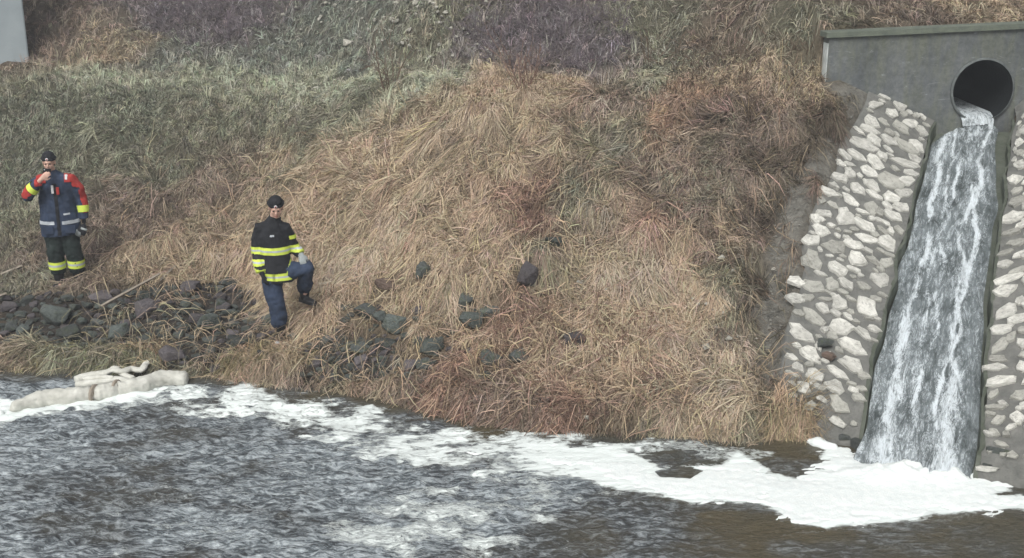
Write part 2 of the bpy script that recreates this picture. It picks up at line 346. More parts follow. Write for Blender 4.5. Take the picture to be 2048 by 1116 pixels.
def foamv(X, Y):
    j = (fbm(X*3.2, Y*5, 4, 50)-.5); j2 = (fbm(X*9+Y*3, Y*24, 4, 51)-.5)
    g = lambda k, wdt: sdpoly(X, Y, FP[k])/wdt
    f = np.clip(.62+g('dense', .22)+j*.5+j2*.45, 0, 1)*.999
    f = np.where(g('dense', 1) > -.35, f, 0)
    leftfade = ss(-3.2, .4, X)
    dn = f*(.56+.44*ss(-1.0, 2.0, X))+.35*j*(f > .1)+.4*j2*(f > .1)*ss(2.2, .5, X)
    bd = np.clip(.50+g('band', .35)*.20+j*1.1+j2*.55, 0, .74); bd = np.where(g('band', 1) > -.15, bd, 0)
    up = np.clip(.40+g('upper', .3)*.3+j*1.0, 0, .6); up = np.where(g('upper', 1) > -.1, up, 0)
    lw = np.clip(.40+g('low', .6)*.2+j*.9, 0, .66); lw = np.where(g('low', 1) > -.2, lw, 0)
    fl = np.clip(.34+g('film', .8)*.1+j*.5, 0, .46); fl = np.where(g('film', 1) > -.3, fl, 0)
    o = np.maximum.reduce([dn, bd, up, lw, fl])
    for k in ('left', 'strip', 'boomedge'): o = np.maximum(o, np.clip(.7+g(k, .12)+j*.4, 0, 1)*(g(k, 1) > -.08))
    o = o*(1-np.clip(.5+sdpoly(X, Y, hole1)/.03+j2*1.0, 0, 1))
    glint_bg = .36*ss(1.9, -1.2, X)*(.75+.25*ss(.25, .6, fbm(X*1.1, Y*1.1, 3, 60)))+.08*ss(.35, .6, fbm(X*1.2, Y*1.2, 3, 60)); return np.maximum(o, glint_bg*ss(.1, .7, ys(X)-Y))  # pale background cover paints sky glints on ripples in among the foam film
FV = foamv(X, Y)
calm = np.clip(sdpoly(X, Y, FP['dense'])/.3+.6, 0, 1)
shade_side = ss(.8, 2.4, X)*ss(11.2, 10.4, Y)
amp = .014*(1-.75*calm)*(1-.45*shade_side)*ss(-.05, .5, ys(X)-Y)
bubble = np.hypot(X-B[0], (Y-B[1])); turb = .02*np.exp(-(bubble/.7)**2)
rr = X*.97+Y*.25; qq = Y*.97-X*.25
rip_ = (fbm(rr*5, qq*13, 4, 70)-.5)*2+.6*(1-np.abs(fbm(rr*3.2+5, qq*9, 3, 75)-.5)*4)
GLINT = np.clip(.92*ss(2.4, -.2, X+.9*(fbm(X*1.3, Y*1.3, 3, 61)-.5)*2)*ss(.05, .7, ys(X)-Y+.5*(fbm(X*3, Y*3, 3, 63)-.5))*(.50+.75*ss(.32, .6, fbm(X*.9, Y*1.2, 3, 62)))+.30*ss(.42, .7, fbm(X*1.5, Y*2.5, 3, 64)), 0, 1)  # where sky reflections on the ripples are painted into the water colour
Zw = amp*rip_*3.0+turb*(fbm(X*14, Y*14, 3, 80)-.5)*3
m_water = bpy.data.materials.new('river_water'); t, nn, L, b = nodes(m_water)
a_ = t.nodes.new('ShaderNodeAttribute'); a_.attribute_name = 'foam'; fo = a_.outputs['Fac']
v1 = coord(t, (1, 2.4, 1), (0, 0, R(-14))); v0 = coord(t)
lace = noise(t, v1, 5.5, 5, .66, 1.3); fine = noise(t, v1, 17, 4, .66, .9)
vor = t.nodes.new('ShaderNodeTexVoronoi'); vor.feature = 'DISTANCE_TO_EDGE'; vor.inputs['Scale'].default_value = 14
wob = t.nodes.new('ShaderNodeVectorMath'); wob.operation = 'ADD'; nz = t.nodes.new('ShaderNodeTexNoise'); nz.inputs['Scale'].default_value = 6; L.new(v1, nz.inputs['Vector'])
sc = t.nodes.new('ShaderNodeVectorMath'); sc.operation = 'SCALE'; sc.inputs['Scale'].default_value = .28; L.new(nz.outputs['Color'], sc.inputs[0]); L.new(v1, wob.inputs[0]); L.new(sc.outputs[0], wob.inputs[1]); L.new(wob.outputs[0], vor.inputs['Vector'])
thr = mth(t, 'ADD', mth(t, 'MULTIPLY', lace, .68), mth(t, 'ADD', mth(t, 'MULTIPLY', fine, .60), mth(t, 'MULTIPLY', vor.outputs['Distance'], .10)))
k = mth(t, 'MULTIPLY', mth(t, 'SUBTRACT', mth(t, 'ADD', mth(t, 'MULTIPLY', fo, 1.15), .07), thr), 4.2)
mask = nn.new('ShaderNodeClamp'); L.new(k, mask.inputs[0]); mask = mask.outputs[0]
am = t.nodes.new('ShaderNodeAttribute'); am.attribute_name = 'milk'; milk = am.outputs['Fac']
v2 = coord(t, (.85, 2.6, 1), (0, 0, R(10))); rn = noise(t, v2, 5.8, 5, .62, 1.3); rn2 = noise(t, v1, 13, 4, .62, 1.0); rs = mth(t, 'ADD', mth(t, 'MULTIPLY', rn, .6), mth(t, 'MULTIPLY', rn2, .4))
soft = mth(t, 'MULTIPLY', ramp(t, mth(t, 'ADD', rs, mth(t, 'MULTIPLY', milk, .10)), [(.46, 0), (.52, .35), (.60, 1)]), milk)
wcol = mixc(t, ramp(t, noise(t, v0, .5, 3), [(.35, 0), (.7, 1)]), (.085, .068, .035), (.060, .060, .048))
wcol = mixc(t, mth(t, 'MULTIPLY', milk, 1.4), wcol, (.026, .029, .033)); glint_col = mixc(t, ramp(t, rs, [(.47, 0), (.64, 1)]), (.15, .175, .19), (.52, .57, .59))  # pale grey ripple tones imitate sky reflected on wave facets
wcol = mixc(t, soft, wcol, glint_col); mask2 = mask
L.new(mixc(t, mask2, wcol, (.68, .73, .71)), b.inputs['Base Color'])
L.new(mth(t, 'MULTIPLY_ADD', mask, .6, .07), b.inputs['Roughness']); b.inputs['IOR'].default_value = 1.34; b.inputs['Specular IOR Level'].default_value = .5
hgt = mth(t, 'ADD', mth(t, 'MULTIPLY', rs, mth(t, 'MULTIPLY_ADD', mask, -.8, 1.0)), mth(t, 'MULTIPLY', mask, .22))
bump(t, hgt, .9, .09, b)
me = npmesh('river_water', np.stack([X, Y, Zw], -1).reshape(-1, 3), gridfaces(len(wx), len(wy)), m_water); addf(me, 'foam', FV); addf(me, 'milk', GLINT)
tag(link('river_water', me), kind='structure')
# thick foam lying on the water
fxs = np.arange(-1.2, 6.2, .02); fys = np.arange(9.2, 12.7, .02); X, Y = np.meshgrid(fxs, fys, indexing='ij')
sdn = sdpoly(X, Y, FP['dense']); j = fbm(X*4, Y*9, 4, 91)-.5; j3 = fbm(X*16, Y*26, 3, 92)-.5
f = sdn/.16+.1+j*2.6+j3*1.3-2.4*ss(2.0, -.3, X); f = f-4*np.clip(.5+sdpoly(X, Y, hole1)/.04, 0, 1)
Zf = -.03+.042*ss(-.9, 1.0, f)+.010*ss(.5, 3, f)+.008*(fbm(X*9, Y*14, 4, 95)-.5)*ss(0, 1, f)+.16*np.exp(-((X-B[0])/.62)**2-((Y-B[1]+.02)/.20)**2)*fbm(X*9, Y*9, 4, 96)
fm = (f > -1.0)[:-1, :-1]
m_foam = pm('foam', (.66, .71, .70), (.77, .80, .78), 18, .75, .5, .02, spec=.2)
V = np.stack([X, Y, Zf], -1).reshape(-1, 3); Fq = gridfaces(len(fxs), len(fys), fm); us, inv = np.unique(Fq, return_inverse=True)
me = npmesh('foam', V[us], inv.reshape(-1, 4), m_foam); tag(link('foam', me), 'thick white foam drifting along the bank from the foot of the chute', 'foam', kind='stuff')
mb = MB()
for (px, py, s_) in [(1640, 888, .13), (1660, 893, .10), (1626, 884, .07), (1652, 880, .06), (10, 822, .10), (35, 818, .08), (-5, 830, .09), (1172, 849, .035)]:
    c = W(px, py, 0)
    for q in range(5): mb.ball(c+rng.normal(0, s_*.35, 3)*[1, .7, .1]+[0, 0, .01], (s_*.55, s_*.5, s_*.42), 12)
o = mb.remesh('foam_clump', m_foam, vox=.02); tag(o, 'rounded white foam clumps caught against the bank', 'foam', kind='stuff')

# ------------------------------------------------------------------ chute: concrete floor, sides, running water
m_conc = bpy.data.materials.new('weathered_concrete'); t, nn, L, b = nodes(m_conc); v = coord(t)
big = noise(t, v, 1.3, 5, .6); sm = noise(t, v, 14, 6, .7); st = noise(t, coord(t, (2.5, 2.5, .5)), 3, 5, .6)
c = mixc(t, ramp(t, big, [(.3, 0), (.7, 1)]), (.060, .068, .072), (.160, .172, .172)); c = mixc(t, ramp(t, st, [(.42, 0), (.70, .85)]), c, (.125, .135, .10))
scr = noise(t, coord(t, (1.6, 1.2, 6), (0, R(9), 0)), 2.2, 7, .75, .8); c = mixc(t, ramp(t, scr, [(.60, 0), (.70, .6)]), c, (.36, .39, .42))
c = mixc(t, .8, c, ramp(t, sm, [(.3, .6), (.7, 1.4)]), 'MULTIPLY')
L.new(c, b.inputs['Base Color']); b.inputs['Roughness'].default_value = .85; bump(t, sm, .4, .01, b)
m_mortar = pm('mortar', (.105, .108, .10), (.19, .19, .175), 7, .9, .9, .03)
m_wetc = pm('wet_mossy_concrete', (.055, .065, .045), (.10, .11, .09), 5, .5, .6, .02)
us_ = np.linspace(-.3, LC, 150)
def chute_pt(u, w, z): x, y = xy(u, w); return (float(x), float(y), float(z))
root = empty('drainage_chute', (float(B[0]), float(B[1]), 0)); tag(root, 'steep concrete chute carrying water from the round pipe down to the river', 'chute')
Rt = Matrix.Translation(-Vector((B[0], B[1], 0)))
def fromw(mb): mb.v = [tuple(Rt @ Vector(v)) for v in mb.v]; return mb
mb = MB()
for sgn in (-1, 1):
    V = []; Fc = []
    for i, u in enumerate(us_):
        h_ = float(hws(u, sgn)); zf = float(floor_z(u)); zp = float(pitch_z(u, sgn*h_))+.004
        jit = .07*(fbm(u*5, sgn*3., 3, 5)-.5)
        V += [chute_pt(u, sgn*(h_+jit), zf-.15), chute_pt(u, sgn*(h_+jit+.01), zp), chute_pt(u, sgn*(h_+.05+jit*1.6), zp+.012), chute_pt(u, sgn*(h_+.09), zf-.15)]
    for i in range(len(us_)-1):
        for q in range(3): Fc.append((i*4+q, i*4+q+1, i*4+q+5, i*4+q+4))
    mb = MB(); mb.add(V, Fc); fromw(mb).build('side_wall', m_wetc, root, smooth=False)
mb = MB(); V = []; Fc = []
for u in us_:
    for q in range(9): w_ = (q/4-1)*float(hws(u, q-4)); V.append(chute_pt(u, w_, float(floor_z(u))-.015*(1-abs(q/4-1))))
for i in range(len(us_)-1):
    for q in range(8): Fc.append((i*9+q, i*9+q+1, i*9+q+10, i*9+q+9))
mb.add(V, Fc); fromw(mb).build('chute_floor', m_wetc, root)
# running water: starts in the pipe and spreads in the channel
nu, nw = 520, 70; uu = np.linspace(-.25, LC+.02, nu); ww = np.linspace(-1, 1, nw); U, Wm = np.meshgrid(uu, ww, indexing='ij')
top = ss(LC-.9, LC, U)
half_l = hws(U, -1)*.985*(1-.5*ss(LC-.5, LC+.02, U+.12*(fbm(U*8, U*0, 2, 130)-.5))); half_r = hws(U, 1)*.985*(1-.35*ss(LC-1.7, LC-.2, U)-.12*ss(LC-5.0, LC-3, U)*(1-ss(LC-1.7, LC-.2, U)))
wl = np.where(Wm < 0, Wm*half_l, Wm*half_r)
fl1 = fbm(wl*9, U*1.6, 4, 101); fl2 = fbm(wl*24, U*7, 4, 103)
dep = .05+.035*(fl1-.5)*2+.03*(fl2-.5)*2+.015*ss(.6, .0, np.abs(Wm))
dep = dep + .03*np.exp(-((wl-.12-.06*np.sin(U*1.3))/.07)**2)
xx, yy = xy(U, wl); zz = floor_z(U)+dep*(1-.5*np.abs(Wm)**6)
m_run = bpy.data.materials.new('running_water'); t, nn, L, b = nodes(m_run)
a_ = t.nodes.new('ShaderNodeAttribute'); a_.attribute_name = 'flow'; mp = t.nodes.new('ShaderNodeMapping'); mp.inputs['Scale'].default_value = (7, 1.5, 1); L.new(a_.outputs['Vector'], mp.inputs[0])
mp2 = t.nodes.new('ShaderNodeMapping'); mp2.inputs['Scale'].default_value = (1, .36, 1); L.new(a_.outputs['Vector'], mp2.inputs[0])
s1 = noise(t, mp.outputs[0], 1.6, 9, .74, 1.2); s2 = noise(t, mp2.outputs[0], 15, 7, .72, 1.1); s3 = noise(t, mp.outputs[0], 3.7, 6, .7, 1.6); s4 = noise(t, mp2.outputs[0], 5, 4, .6)
# white threads where bent noises cross their middle value
tr_ = lambda q, wd_: ramp(t, mth(t, 'ABSOLUTE', mth(t, 'SUBTRACT', q, .5)), [(.0, 1), (wd_, 0)])
th = mth(t, 'ADD', mth(t, 'MULTIPLY', tr_(s1, .045), .20), mth(t, 'MULTIPLY', tr_(s3, .035), .14))
a2 = t.nodes.new('ShaderNodeAttribute'); a2.attribute_name = 'white'
sm_ = mth(t, 'ADD', mth(t, 'ADD', mth(t, 'MULTIPLY', s2, .62), mth(t, 'MULTIPLY', s4, .30)), mth(t, 'ADD', th, mth(t, 'MULTIPLY', a2.outputs['Fac'], .26)))
msk = mth(t, 'MULTIPLY', ramp(t, sm_, [(.54, 0), (.64, .22), (.82, 1)]), .9)
L.new(mixc(t, msk, mixc(t, ramp(t, mth(t, 'ADD', mth(t, 'MULTIPLY', s2, .5), mth(t, 'MULTIPLY', s4, .5)), [(.38, 0), (.62, 1)]), (.055, .066, .066), (.21, .24, .25)), (.66, .72, .75)), b.inputs['Base Color']); b.inputs['Roughness'].default_value = .25; b.inputs['IOR'].default_value = 1.33
bump(t, mth(t, 'ADD', s2, mth(t, 'MULTIPLY', s1, .6)), .8, .03, b)
me = npmesh('chute_water', np.stack([xx, yy, zz], -1).reshape(-1, 3), gridfaces(nu, nw), m_run)
a = me.attributes.new('flow', 'FLOAT_VECTOR', 'POINT'); a.data.foreach_set('vector', np.stack([wl, U, 0*U], -1).astype(np.float32).ravel())
def streak(c, wd_, a0, a1): return np.exp(-((wl-c)/wd_)**2)*ss(a0-.6, a0, U)*(1-ss(a1, a1+.6, U))
wig = .05*np.sin(U*2.1)+.03*np.sin(U*5.3+1)
jw = .10*(fbm(U*3, U*0, 3, 120)-.5); jw2 = .12*(fbm(U*3, U*0+7, 3, 121)-.5); bk = .4+1.2*ss(.35, .65, fbm(U*2.2, wl*3, 2, 122))
white = (streak(.16+wig*.6+jw, .028, 1.2, LC)*1.1+streak(.10-wig+jw2, .02, 1.0, 4.4)*.8+streak(-.12-wig*.8+jw2, .022, .8, LC-.8)*.8+streak(-.36+wig*.5+jw, .035, 0, LC-.5)*.9+streak(-.22-jw, .02, 1.5, LC)*.6)*bk
white += streak(.14+.5*(1.6-U)*.1, .10, -1, 1.1)*.8+streak(-.40+jw, .05, -1, 1.9)*.8+.25*ss(.7, -.1, U)+.35*ss(LC-.6, LC, U)*np.exp(-((wl-.0)/.25)**2)
white += .5*(fbm(wl*10, U*1.2, 3, 111)-.5)-.25*ss(.25, .45, wl)
addf(me, 'white', np.clip(white, -.3, 1)); tag(link('chute_water', me), kind='structure')

# stone pitching on both sides
def stone_mesh(seed, tall=.5, k=9):
    r = random.Random(seed); V = []; ang = [2*math.pi*(i+r.uniform(-.36, .36))/k for i in range(k)]; rad = [r.uniform(.62, 1.12) for _ in range(k)]
    p = r.uniform(.55, .8)
    for (s_, z) in ((1.05, -.8), (1.0, .45), (.88, .9)):
        for i in range(k):
            c, s2 = math.cos(ang[i]), math.sin(ang[i]); q = (abs(c)**2.6+abs(s2)**2.6)**(-1/2.6)
            V.append((c*q*rad[i]*s_+r.uniform(-.04, .04), s2*q*rad[i]*s_+r.uniform(-.05, .05), z+r.uniform(-.16, .16)*(z > .3)))
    V.append((r.uniform(-.2, .2), r.uniform(-.2, .2), 1+r.uniform(-.15, .2)))
    Fc = [(a*k+i, a*k+(i+1) % k, (a+1)*k+(i+1) % k, (a+1)*k+i) for a in range(2) for i in range(k)]+[(2*k+i, 2*k+(i+1) % k, 3*k) for i in range(k)]
    return V, Fc
def stone_mat(name, c1, c2, rnd=.3): 
    m = bpy.data.materials.new(name); t, nn, L, b = nodes(m); v = coord(t, src='Generated'); oi = t.nodes.new('ShaderNodeObjectInfo')
    va = t.nodes.new('ShaderNodeVectorMath'); va.operation = 'ADD'; L.new(v, va.inputs[0]); 
    cm = t.nodes.new('ShaderNodeCombineXYZ'); L.new(mth(t, 'MULTIPLY', oi.outputs['Random'], 50), cm.inputs[0]); L.new(cm.outputs[0], va.inputs[1]); v = va.outputs[0]
    f1 = noise(t, v, 2.3, 7, .7, .4); f2 = noise(t, v, 7, 6, .7)
    col = mixc(t, ramp(t, f1, [(.32, 0), (.62, 1)]), c1, c2); col = mixc(t, ramp(t, f2, [(.30, .75), (.48, 0)]), col, tuple(x*.42 for x in c1))
    k = mth(t, 'MULTIPLY_ADD', oi.outputs['Random'], rnd, 1-rnd*.6); cc = t.nodes.new('ShaderNodeCombineColor'); [L.new(k, cc.inputs[i]) for i in range(3)]
    L.new(mixc(t, .999, col, cc.outputs[0], 'MULTIPLY'), b.inputs['Base Color']); b.inputs['Roughness'].default_value = .85; b.inputs['Specular IOR Level'].default_value = .2
    bump(t, mth(t, 'ADD', f1, f2), .7, .03, b); return m
m_white = stone_mat('pale_limestone', (.36, .355, .32), (.68, .675, .62)); m_dim = stone_mat('dull_limestone', (.27, .27, .24), (.45, .445, .40))
def stones_for(mat, n, s0):
    out = []
    for s in range(n):
        V, Fc = stone_mesh(s0+s); mb = MB(); mb.add(V, Fc); out.append(mb.mesh('stone', mat, smooth=False))
    return out
SM = {0: stones_for(m_white, 12, 100), 1: stones_for(m_dim, 12, 100)}
def surfw(x, y): u, w_ = uw(x, y); return pitch_z(u, w_)
def put_stone(parent, px, py, Lp, Wp, ang, dim, name='stone'):
    a = R(ang); c0, s0 = math.cos(a), math.sin(a); Lp *= 1.16; Wp *= 1.14
    c = Vector(cast(px, py, surfw)); e1 = Vector(cast(px+c0*Lp/2, py+s0*Lp/2, surfw))-Vector(cast(px-c0*Lp/2, py-s0*Lp/2, surfw))
    e2 = Vector(cast(px-s0*Wp/2, py+c0*Wp/2, surfw))-Vector(cast(px+s0*Wp/2, py-c0*Wp/2, surfw))
    n = e1.cross(e2); n = n if n.z > 0 else -n; n.normalize()
    l1, l2 = e1.length/2, min(e2.length, e1.length*1.3)/2; x = e1.normalized(); y = n.cross(x); th = random.uniform(.022, .040)
    uu_, w0 = uw(c.x, c.y); lim = float(hws(uu_, w0))+.04+.45*(l1+l2); dv = lim-abs(float(w0))
    if dv > 0: sg = 1 if w0 > 0 else -1; c = c+Vector((float(wd[0]), float(wd[1]), 0))*(sg*dv); c.z = float(surfw(c.x, c.y))
    M = Matrix((x*l1, y*l2, n*th)).transposed().to_4x4(); M.translation = c-Vector((B[0], B[1], 0))
    o = link(name, random.choice(SM[dim]), parent); o.matrix_basis = M; return o
def apron(sgn, extra):
    root = empty('stone_pitching', (float(B[0]), float(B[1]), 0))
    V = []; Fc = []; nq = 26; uu = np.linspace(-.25, LC+.45, 150)
    for u in uu:
        h_, a_ = float(hws(u, sgn)), float(aw(u))+extra
        for q in range(nq):
            w_ = sgn*(h_+.04+(a_-.02+.05*(vn(u*3, sgn*5.)-.5)*2)*q/(nq-1)); x, y = xy(u, w_); z = float(pitch_z(u, w_))+.018*(float(fbm(u*6, w_*6, 3, 33))-.5)
            if q == nq-1: z -= .14
            V.append((float(x)-B[0], float(y)-B[1], z))
    for i in range(len(uu)-1):
        for q in range(nq-1): Fc.append((i*nq+q, i*nq+q+1, (i+1)*nq+q+1, (i+1)*nq+q))
    MB().add(V, Fc).build('mortar_bed', m_mortar, root); return root
ap_l = apron(-1, 0); tag(ap_l, 'band of white stones set in grey mortar left of the water chute', 'stone paving')
ap_r = apron(1, .25); tag(ap_r, 'stone-set slope at the right edge of the photo, right of the water chute', 'stone paving')
c4 = [(262,22,75,40,0,0),(232,48,80,45,0,0),(248,100,80,55,10,0),(205,150,75,60,30,0),(205,245,110,70,50,1),(125,345,95,40,25,0),(315,180,100,70,40,1),(365,35,95,75,30,0),(465,80,120,45,38,0),(465,140,100,50,25,0),(412,175,105,38,25,0),(600,35,100,38,35,0),(580,170,110,55,45,0),(425,245,105,60,15,0),(325,290,100,55,30,0),(405,292,75,25,20,0),(570,262,65,55,20,1),(535,340,95,60,45,0),(215,375,110,60,25,1),(125,432,90,60,20,0),(300,365,70,60,20,1),(372,365,80,40,50,0),(450,370,60,45,40,1),(335,455,80,65,20,0),(255,475,70,40,40,0),(465,475,105,100,10,0),(205,520,110,70,50,1),(345,570,130,75,25,0),(450,600,100,35,45,0),(150,600,140,55,30,0),(190,695,100,65,35,0),(400,665,130,65,35,0),(395,750,130,60,40,0),(325,790,105,40,35,0),(212,800,90,60,10,0),(160,865,70,60,0,0),(315,862,110,55,30,0),(335,945,110,65,30,1),(325,1025,90,45,25,0),(405,1035,35,30,0,1),(200,950,60,50,0,1),(250,870,40,30,20,1),(140,505,60,30,20,1),(180,430,45,50,60,1),(510,120,45,25,40,1),(265,585,40,30,50,0)]
c3 = [(505,405,70,45,-10,0),(535,450,65,30,20,0),(490,490,70,30,-15,0),(600,490,75,40,40,0),(570,530,60,35,30,0),(475,570,90,40,30,0),(465,605,90,35,25,0),(650,575,70,40,10,0),(605,595,90,35,30,1),(480,650,80,40,30,0),(440,675,130,50,25,0),(550,655,80,35,35,0),(640,690,110,40,35,1),(710,700,80,40,50,0),(400,725,90,35,35,0),(520,730,50,35,20,0),(485,755,90,45,50,0),(625,760,130,40,20,0),(710,765,60,35,60,0),(685,825,70,30,15,0),(460,800,80,45,35,0),(570,850,120,75,40,1),(325,830,75,40,10,0),(370,808,60,40,30,0),(300,868,60,20,30,0),(665,865,60,50,50,0),(475,865,100,35,40,0),(268,895,90,35,25,0),(405,880,70,45,45,0),(655,915,60,55,50,0),(480,908,80,30,35,0),(370,930,80,45,50,0),(560,920,85,45,10,0),(240,935,45,32,0,1),(630,975,75,45,30,0),(600,440,60,25,40,0),(660,490,50,25,40,1),(700,610,60,25,35,1),(740,640,60,28,50,0),(550,615,50,25,20,1),(590,655,50,22,40,1),(470,970,80,50,45,1),(505,990,50,30,30,1),(560,400,50,25,20,1),(620,530,40,25,40,1),(680,540,40,20,40,1)]
for X_, Y_, L_, W_, a, d in c4: put_stone(ap_l, 1540+X_/2.427, 420+Y_/2.427, L_/2.427, W_/2.427, a, d)
for X_, Y_, L_, W_, a, d in c3: put_stone(ap_l, 1540+X_/2.325, Y_/2.325, L_/2.325, W_/2.325, a, d)
c5 = [(590,250,60,36,-20,1),(585,310,60,36,-20,0),(585,370,60,36,-25,1),(585,440,80,45,-30,0),(560,530,100,50,-25,0),(572,595,70,32,-30,1),(570,660,120,46,-30,1),(530,755,130,62,-15,0),(540,840,110,35,-20,1),(590,800,60,40,-20,0),(570,900,110,38,-20,1),(500,960,90,32,-15,1),(580,975,70,38,-20,0),(490,1030,80,48,-10,0),(570,1070,110,40,-20,1)]
c6 = [(310,50,170,42,-25,0),(300,110,130,56,-30,0),(380,170,60,60,0,0),(260,230,120,75,-30,0),(360,262,140,42,-20,0),(240,320,140,48,-5,0),(385,325,60,36,-10,1),(385,392,70,55,-20,0),(230,410,110,60,-40,1),(250,478,100,36,-5,1),(240,522,130,34,0,0),(380,520,60,80,10,0),(255,595,165,52,-12,0),(370,670,80,60,20,1),(200,735,120,24,0,1),(280,715,55,26,30,0),(355,790,85,55,30,0),(160,875,60,25,25,0),(235,865,60,30,30,1),(180,1050,140,32,5,0),(270,930,70,32,20,1),(330,985,70,40,10,1),(150,770,60,26,10,1),(300,880,50,30,20,1)]
for X_, Y_, L_, W_, a, d in c5: put_stone(ap_r, 1840+X_/2.937, 180+Y_/2.937, L_/2.937, W_/2.937, a, d)
for X_, Y_, L_, W_, a, d in c6: put_stone(ap_r, 1900+X_/2.657, 540+Y_/2.657, L_/2.657, W_/2.657, a, d)
for i in range(26): put_stone(ap_r, 2062+(i % 2)*26+random.uniform(-5, 5), 260+i*25, 40, 20, -20, random.choice([0, 0, 1]))
def fill(parent, sg, n, extra):
    have = [(o.matrix_basis.translation.x+B[0], o.matrix_basis.translation.y+B[1], (o.matrix_basis.to_scale().x+o.matrix_basis.to_scale().y)/2) for o in parent.children if o.name.startswith('stone')]
    for i in range(n):
        u = random.uniform(.5 if sg < 0 else .1, LC-.05); r = random.uniform(.04, .085); h_ = float(hws(u, sg)); w_ = sg*random.uniform(h_+.05+r*.6, h_+float(aw(u))+extra-r*.5); x, y = xy(u, w_); x, y = float(x), float(y)
        if ((x-A[0])*wn[0]+(y-A[1])*wn[1]) > -.03 or any(math.hypot(x-a, y-b_) < (r+c)*.80 for a, b_, c in have): continue
        have.append((x, y, r)); z = float(pitch_z(u, w_)); e = .02; nx = Vector((-(float(surfw(x+e, y))-z)/e, -(float(surfw(x, y+e))-z)/e, 1)).normalized()
        a = R(random.gauss(-38, 16))*(1 if sg < 0 else -1); ax_ = Vector((math.cos(a), math.sin(a), 0)); ax_ = (ax_-nx*ax_.dot(nx)).normalized(); ay = nx.cross(ax_)
        M = Matrix((ax_*r*random.uniform(1.15, 1.5), ay*r*random.uniform(.6, .9), nx*random.uniform(.018, .03))).transposed().to_4x4(); M.translation = Vector((x-B[0], y-B[1], z)); o = link('stone', random.choice(SM[random.choice([0, 1])]), parent); o.matrix_basis = M
fill(ap_l, -1, 1500, -.04); fill(ap_r, 1, 900, .2)
# ------------------------------------------------------------------ head wall with pipe
hwroot = empty('concrete_headwall', tuple(A-np.array([0, 0, A[2]])), math.atan2(we[1], we[0])); tag(hwroot, 'grey concrete headwall with a round pipe mouth above the chute', 'wall')
pcx, pcz = float((PC-A)@we), float(PC[2]); x0, x1, z0, z1 = 0, 5.2, 2.1, A[2]-.07; TH = .26; ro = PR+.016
angs = sorted([2*math.pi*i/72 for i in range(72)]+[math.atan2(z-pcz, x-pcx) % (2*math.pi) for x in (x0, x1) for z in (z0, z1)])
mb = MB(); V = []; n = len(angs)
for yv in (0, TH):
    for rr_ in (0, 1):
        for a in angs:
            c_, s_ = math.cos(a), math.sin(a)
            if rr_ == 0: V.append((pcx+ro*c_, yv, pcz+ro*s_))
            else:
                k = min([((x1 if c_ > 0 else x0)-pcx)/c_ if abs(c_) > 1e-6 else 1e9, ((z1 if s_ > 0 else z0)-pcz)/s_ if abs(s_) > 1e-6 else 1e9]); V.append((pcx+k*c_, yv, pcz+k*s_))
Fc = []; mi = []
for i in range(n):
    j_ = (i+1) % n; Fc.append((i, j_, n+j_, n+i)); Fc.append((2*n+j_, 2*n+i, 3*n+i, 3*n+j_)); Fc.append((n+i, n+j_, 3*n+j_, 3*n+i)); Fc.append((j_, i, 2*n+i, 2*n+j_))
V = [(v[0], v[1], v[2]+TS*v[0]) if abs(v[2]-z1) < 1e-4 else v for v in V]; mb.add(V, Fc); mb.build('wall_face', m_conc, hwroot, smooth=False)
m_cap = pm('mossy_cap', (.085, .10, .085), (.15, .17, .13), 6, .9, .6, .02)
mb = MB(); mb.box(((x0+x1)/2-.02, TH/2-.01, z1+.038), (x1-x0+.06, TH+.08, .07)); mb.v = [(v[0], v[1], v[2]+TS*v[0]) for v in mb.v]; mb.build('coping', m_cap, hwroot, smooth=False)
m_lime = pm('limewashed_end', (.42, .45, .44), (.62, .66, .64), 9, .9, .3, .01)
mb = MB()
mb.box((-.006, TH/2-.01, 3.32), (.012, TH-.06, .56)); mb.build('whitewashed_end', m_lime, hwroot, smooth=False)
m_pipe = pm('pipe_concrete', (.07, .08, .08), (.15, .165, .16), 12, .8, .4, .01); m_pin = pm('shaded_pipe_inside', (.004, .006, .007), (.008, .010, .011), 6, .7, .5, .02)  # darkness of the unlit bore is put into its near-black colour
K = 72; V = []; Fc = []
prof = [(ro-.002, -.0), (ro-.002, -.035), (PR-.012, -.035), (PR-.015, .3), (PR-.015, 5.0)]
for r_, yv in prof:
    for q in range(K): a = 2*math.pi*q/K; V.append((pcx+r_*math.cos(a), yv, pcz+r_*math.sin(a)))
for i in range(2): Fc += [(i*K+q, i*K+(q+1) % K, (i+1)*K+(q+1) % K, (i+1)*K+q) for q in range(K)]
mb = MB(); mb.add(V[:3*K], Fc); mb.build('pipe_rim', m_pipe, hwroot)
mb = MB(); mb.add(V[2*K:], [(i*K+q, i*K+(q+1) % K, (i+1)*K+(q+1) % K, (i+1)*K+q) for i in range(2) for q in range(K)]+[tuple(2*K+q for q in range(K))]); mb.build('pipe_bore', m_pin, hwroot)
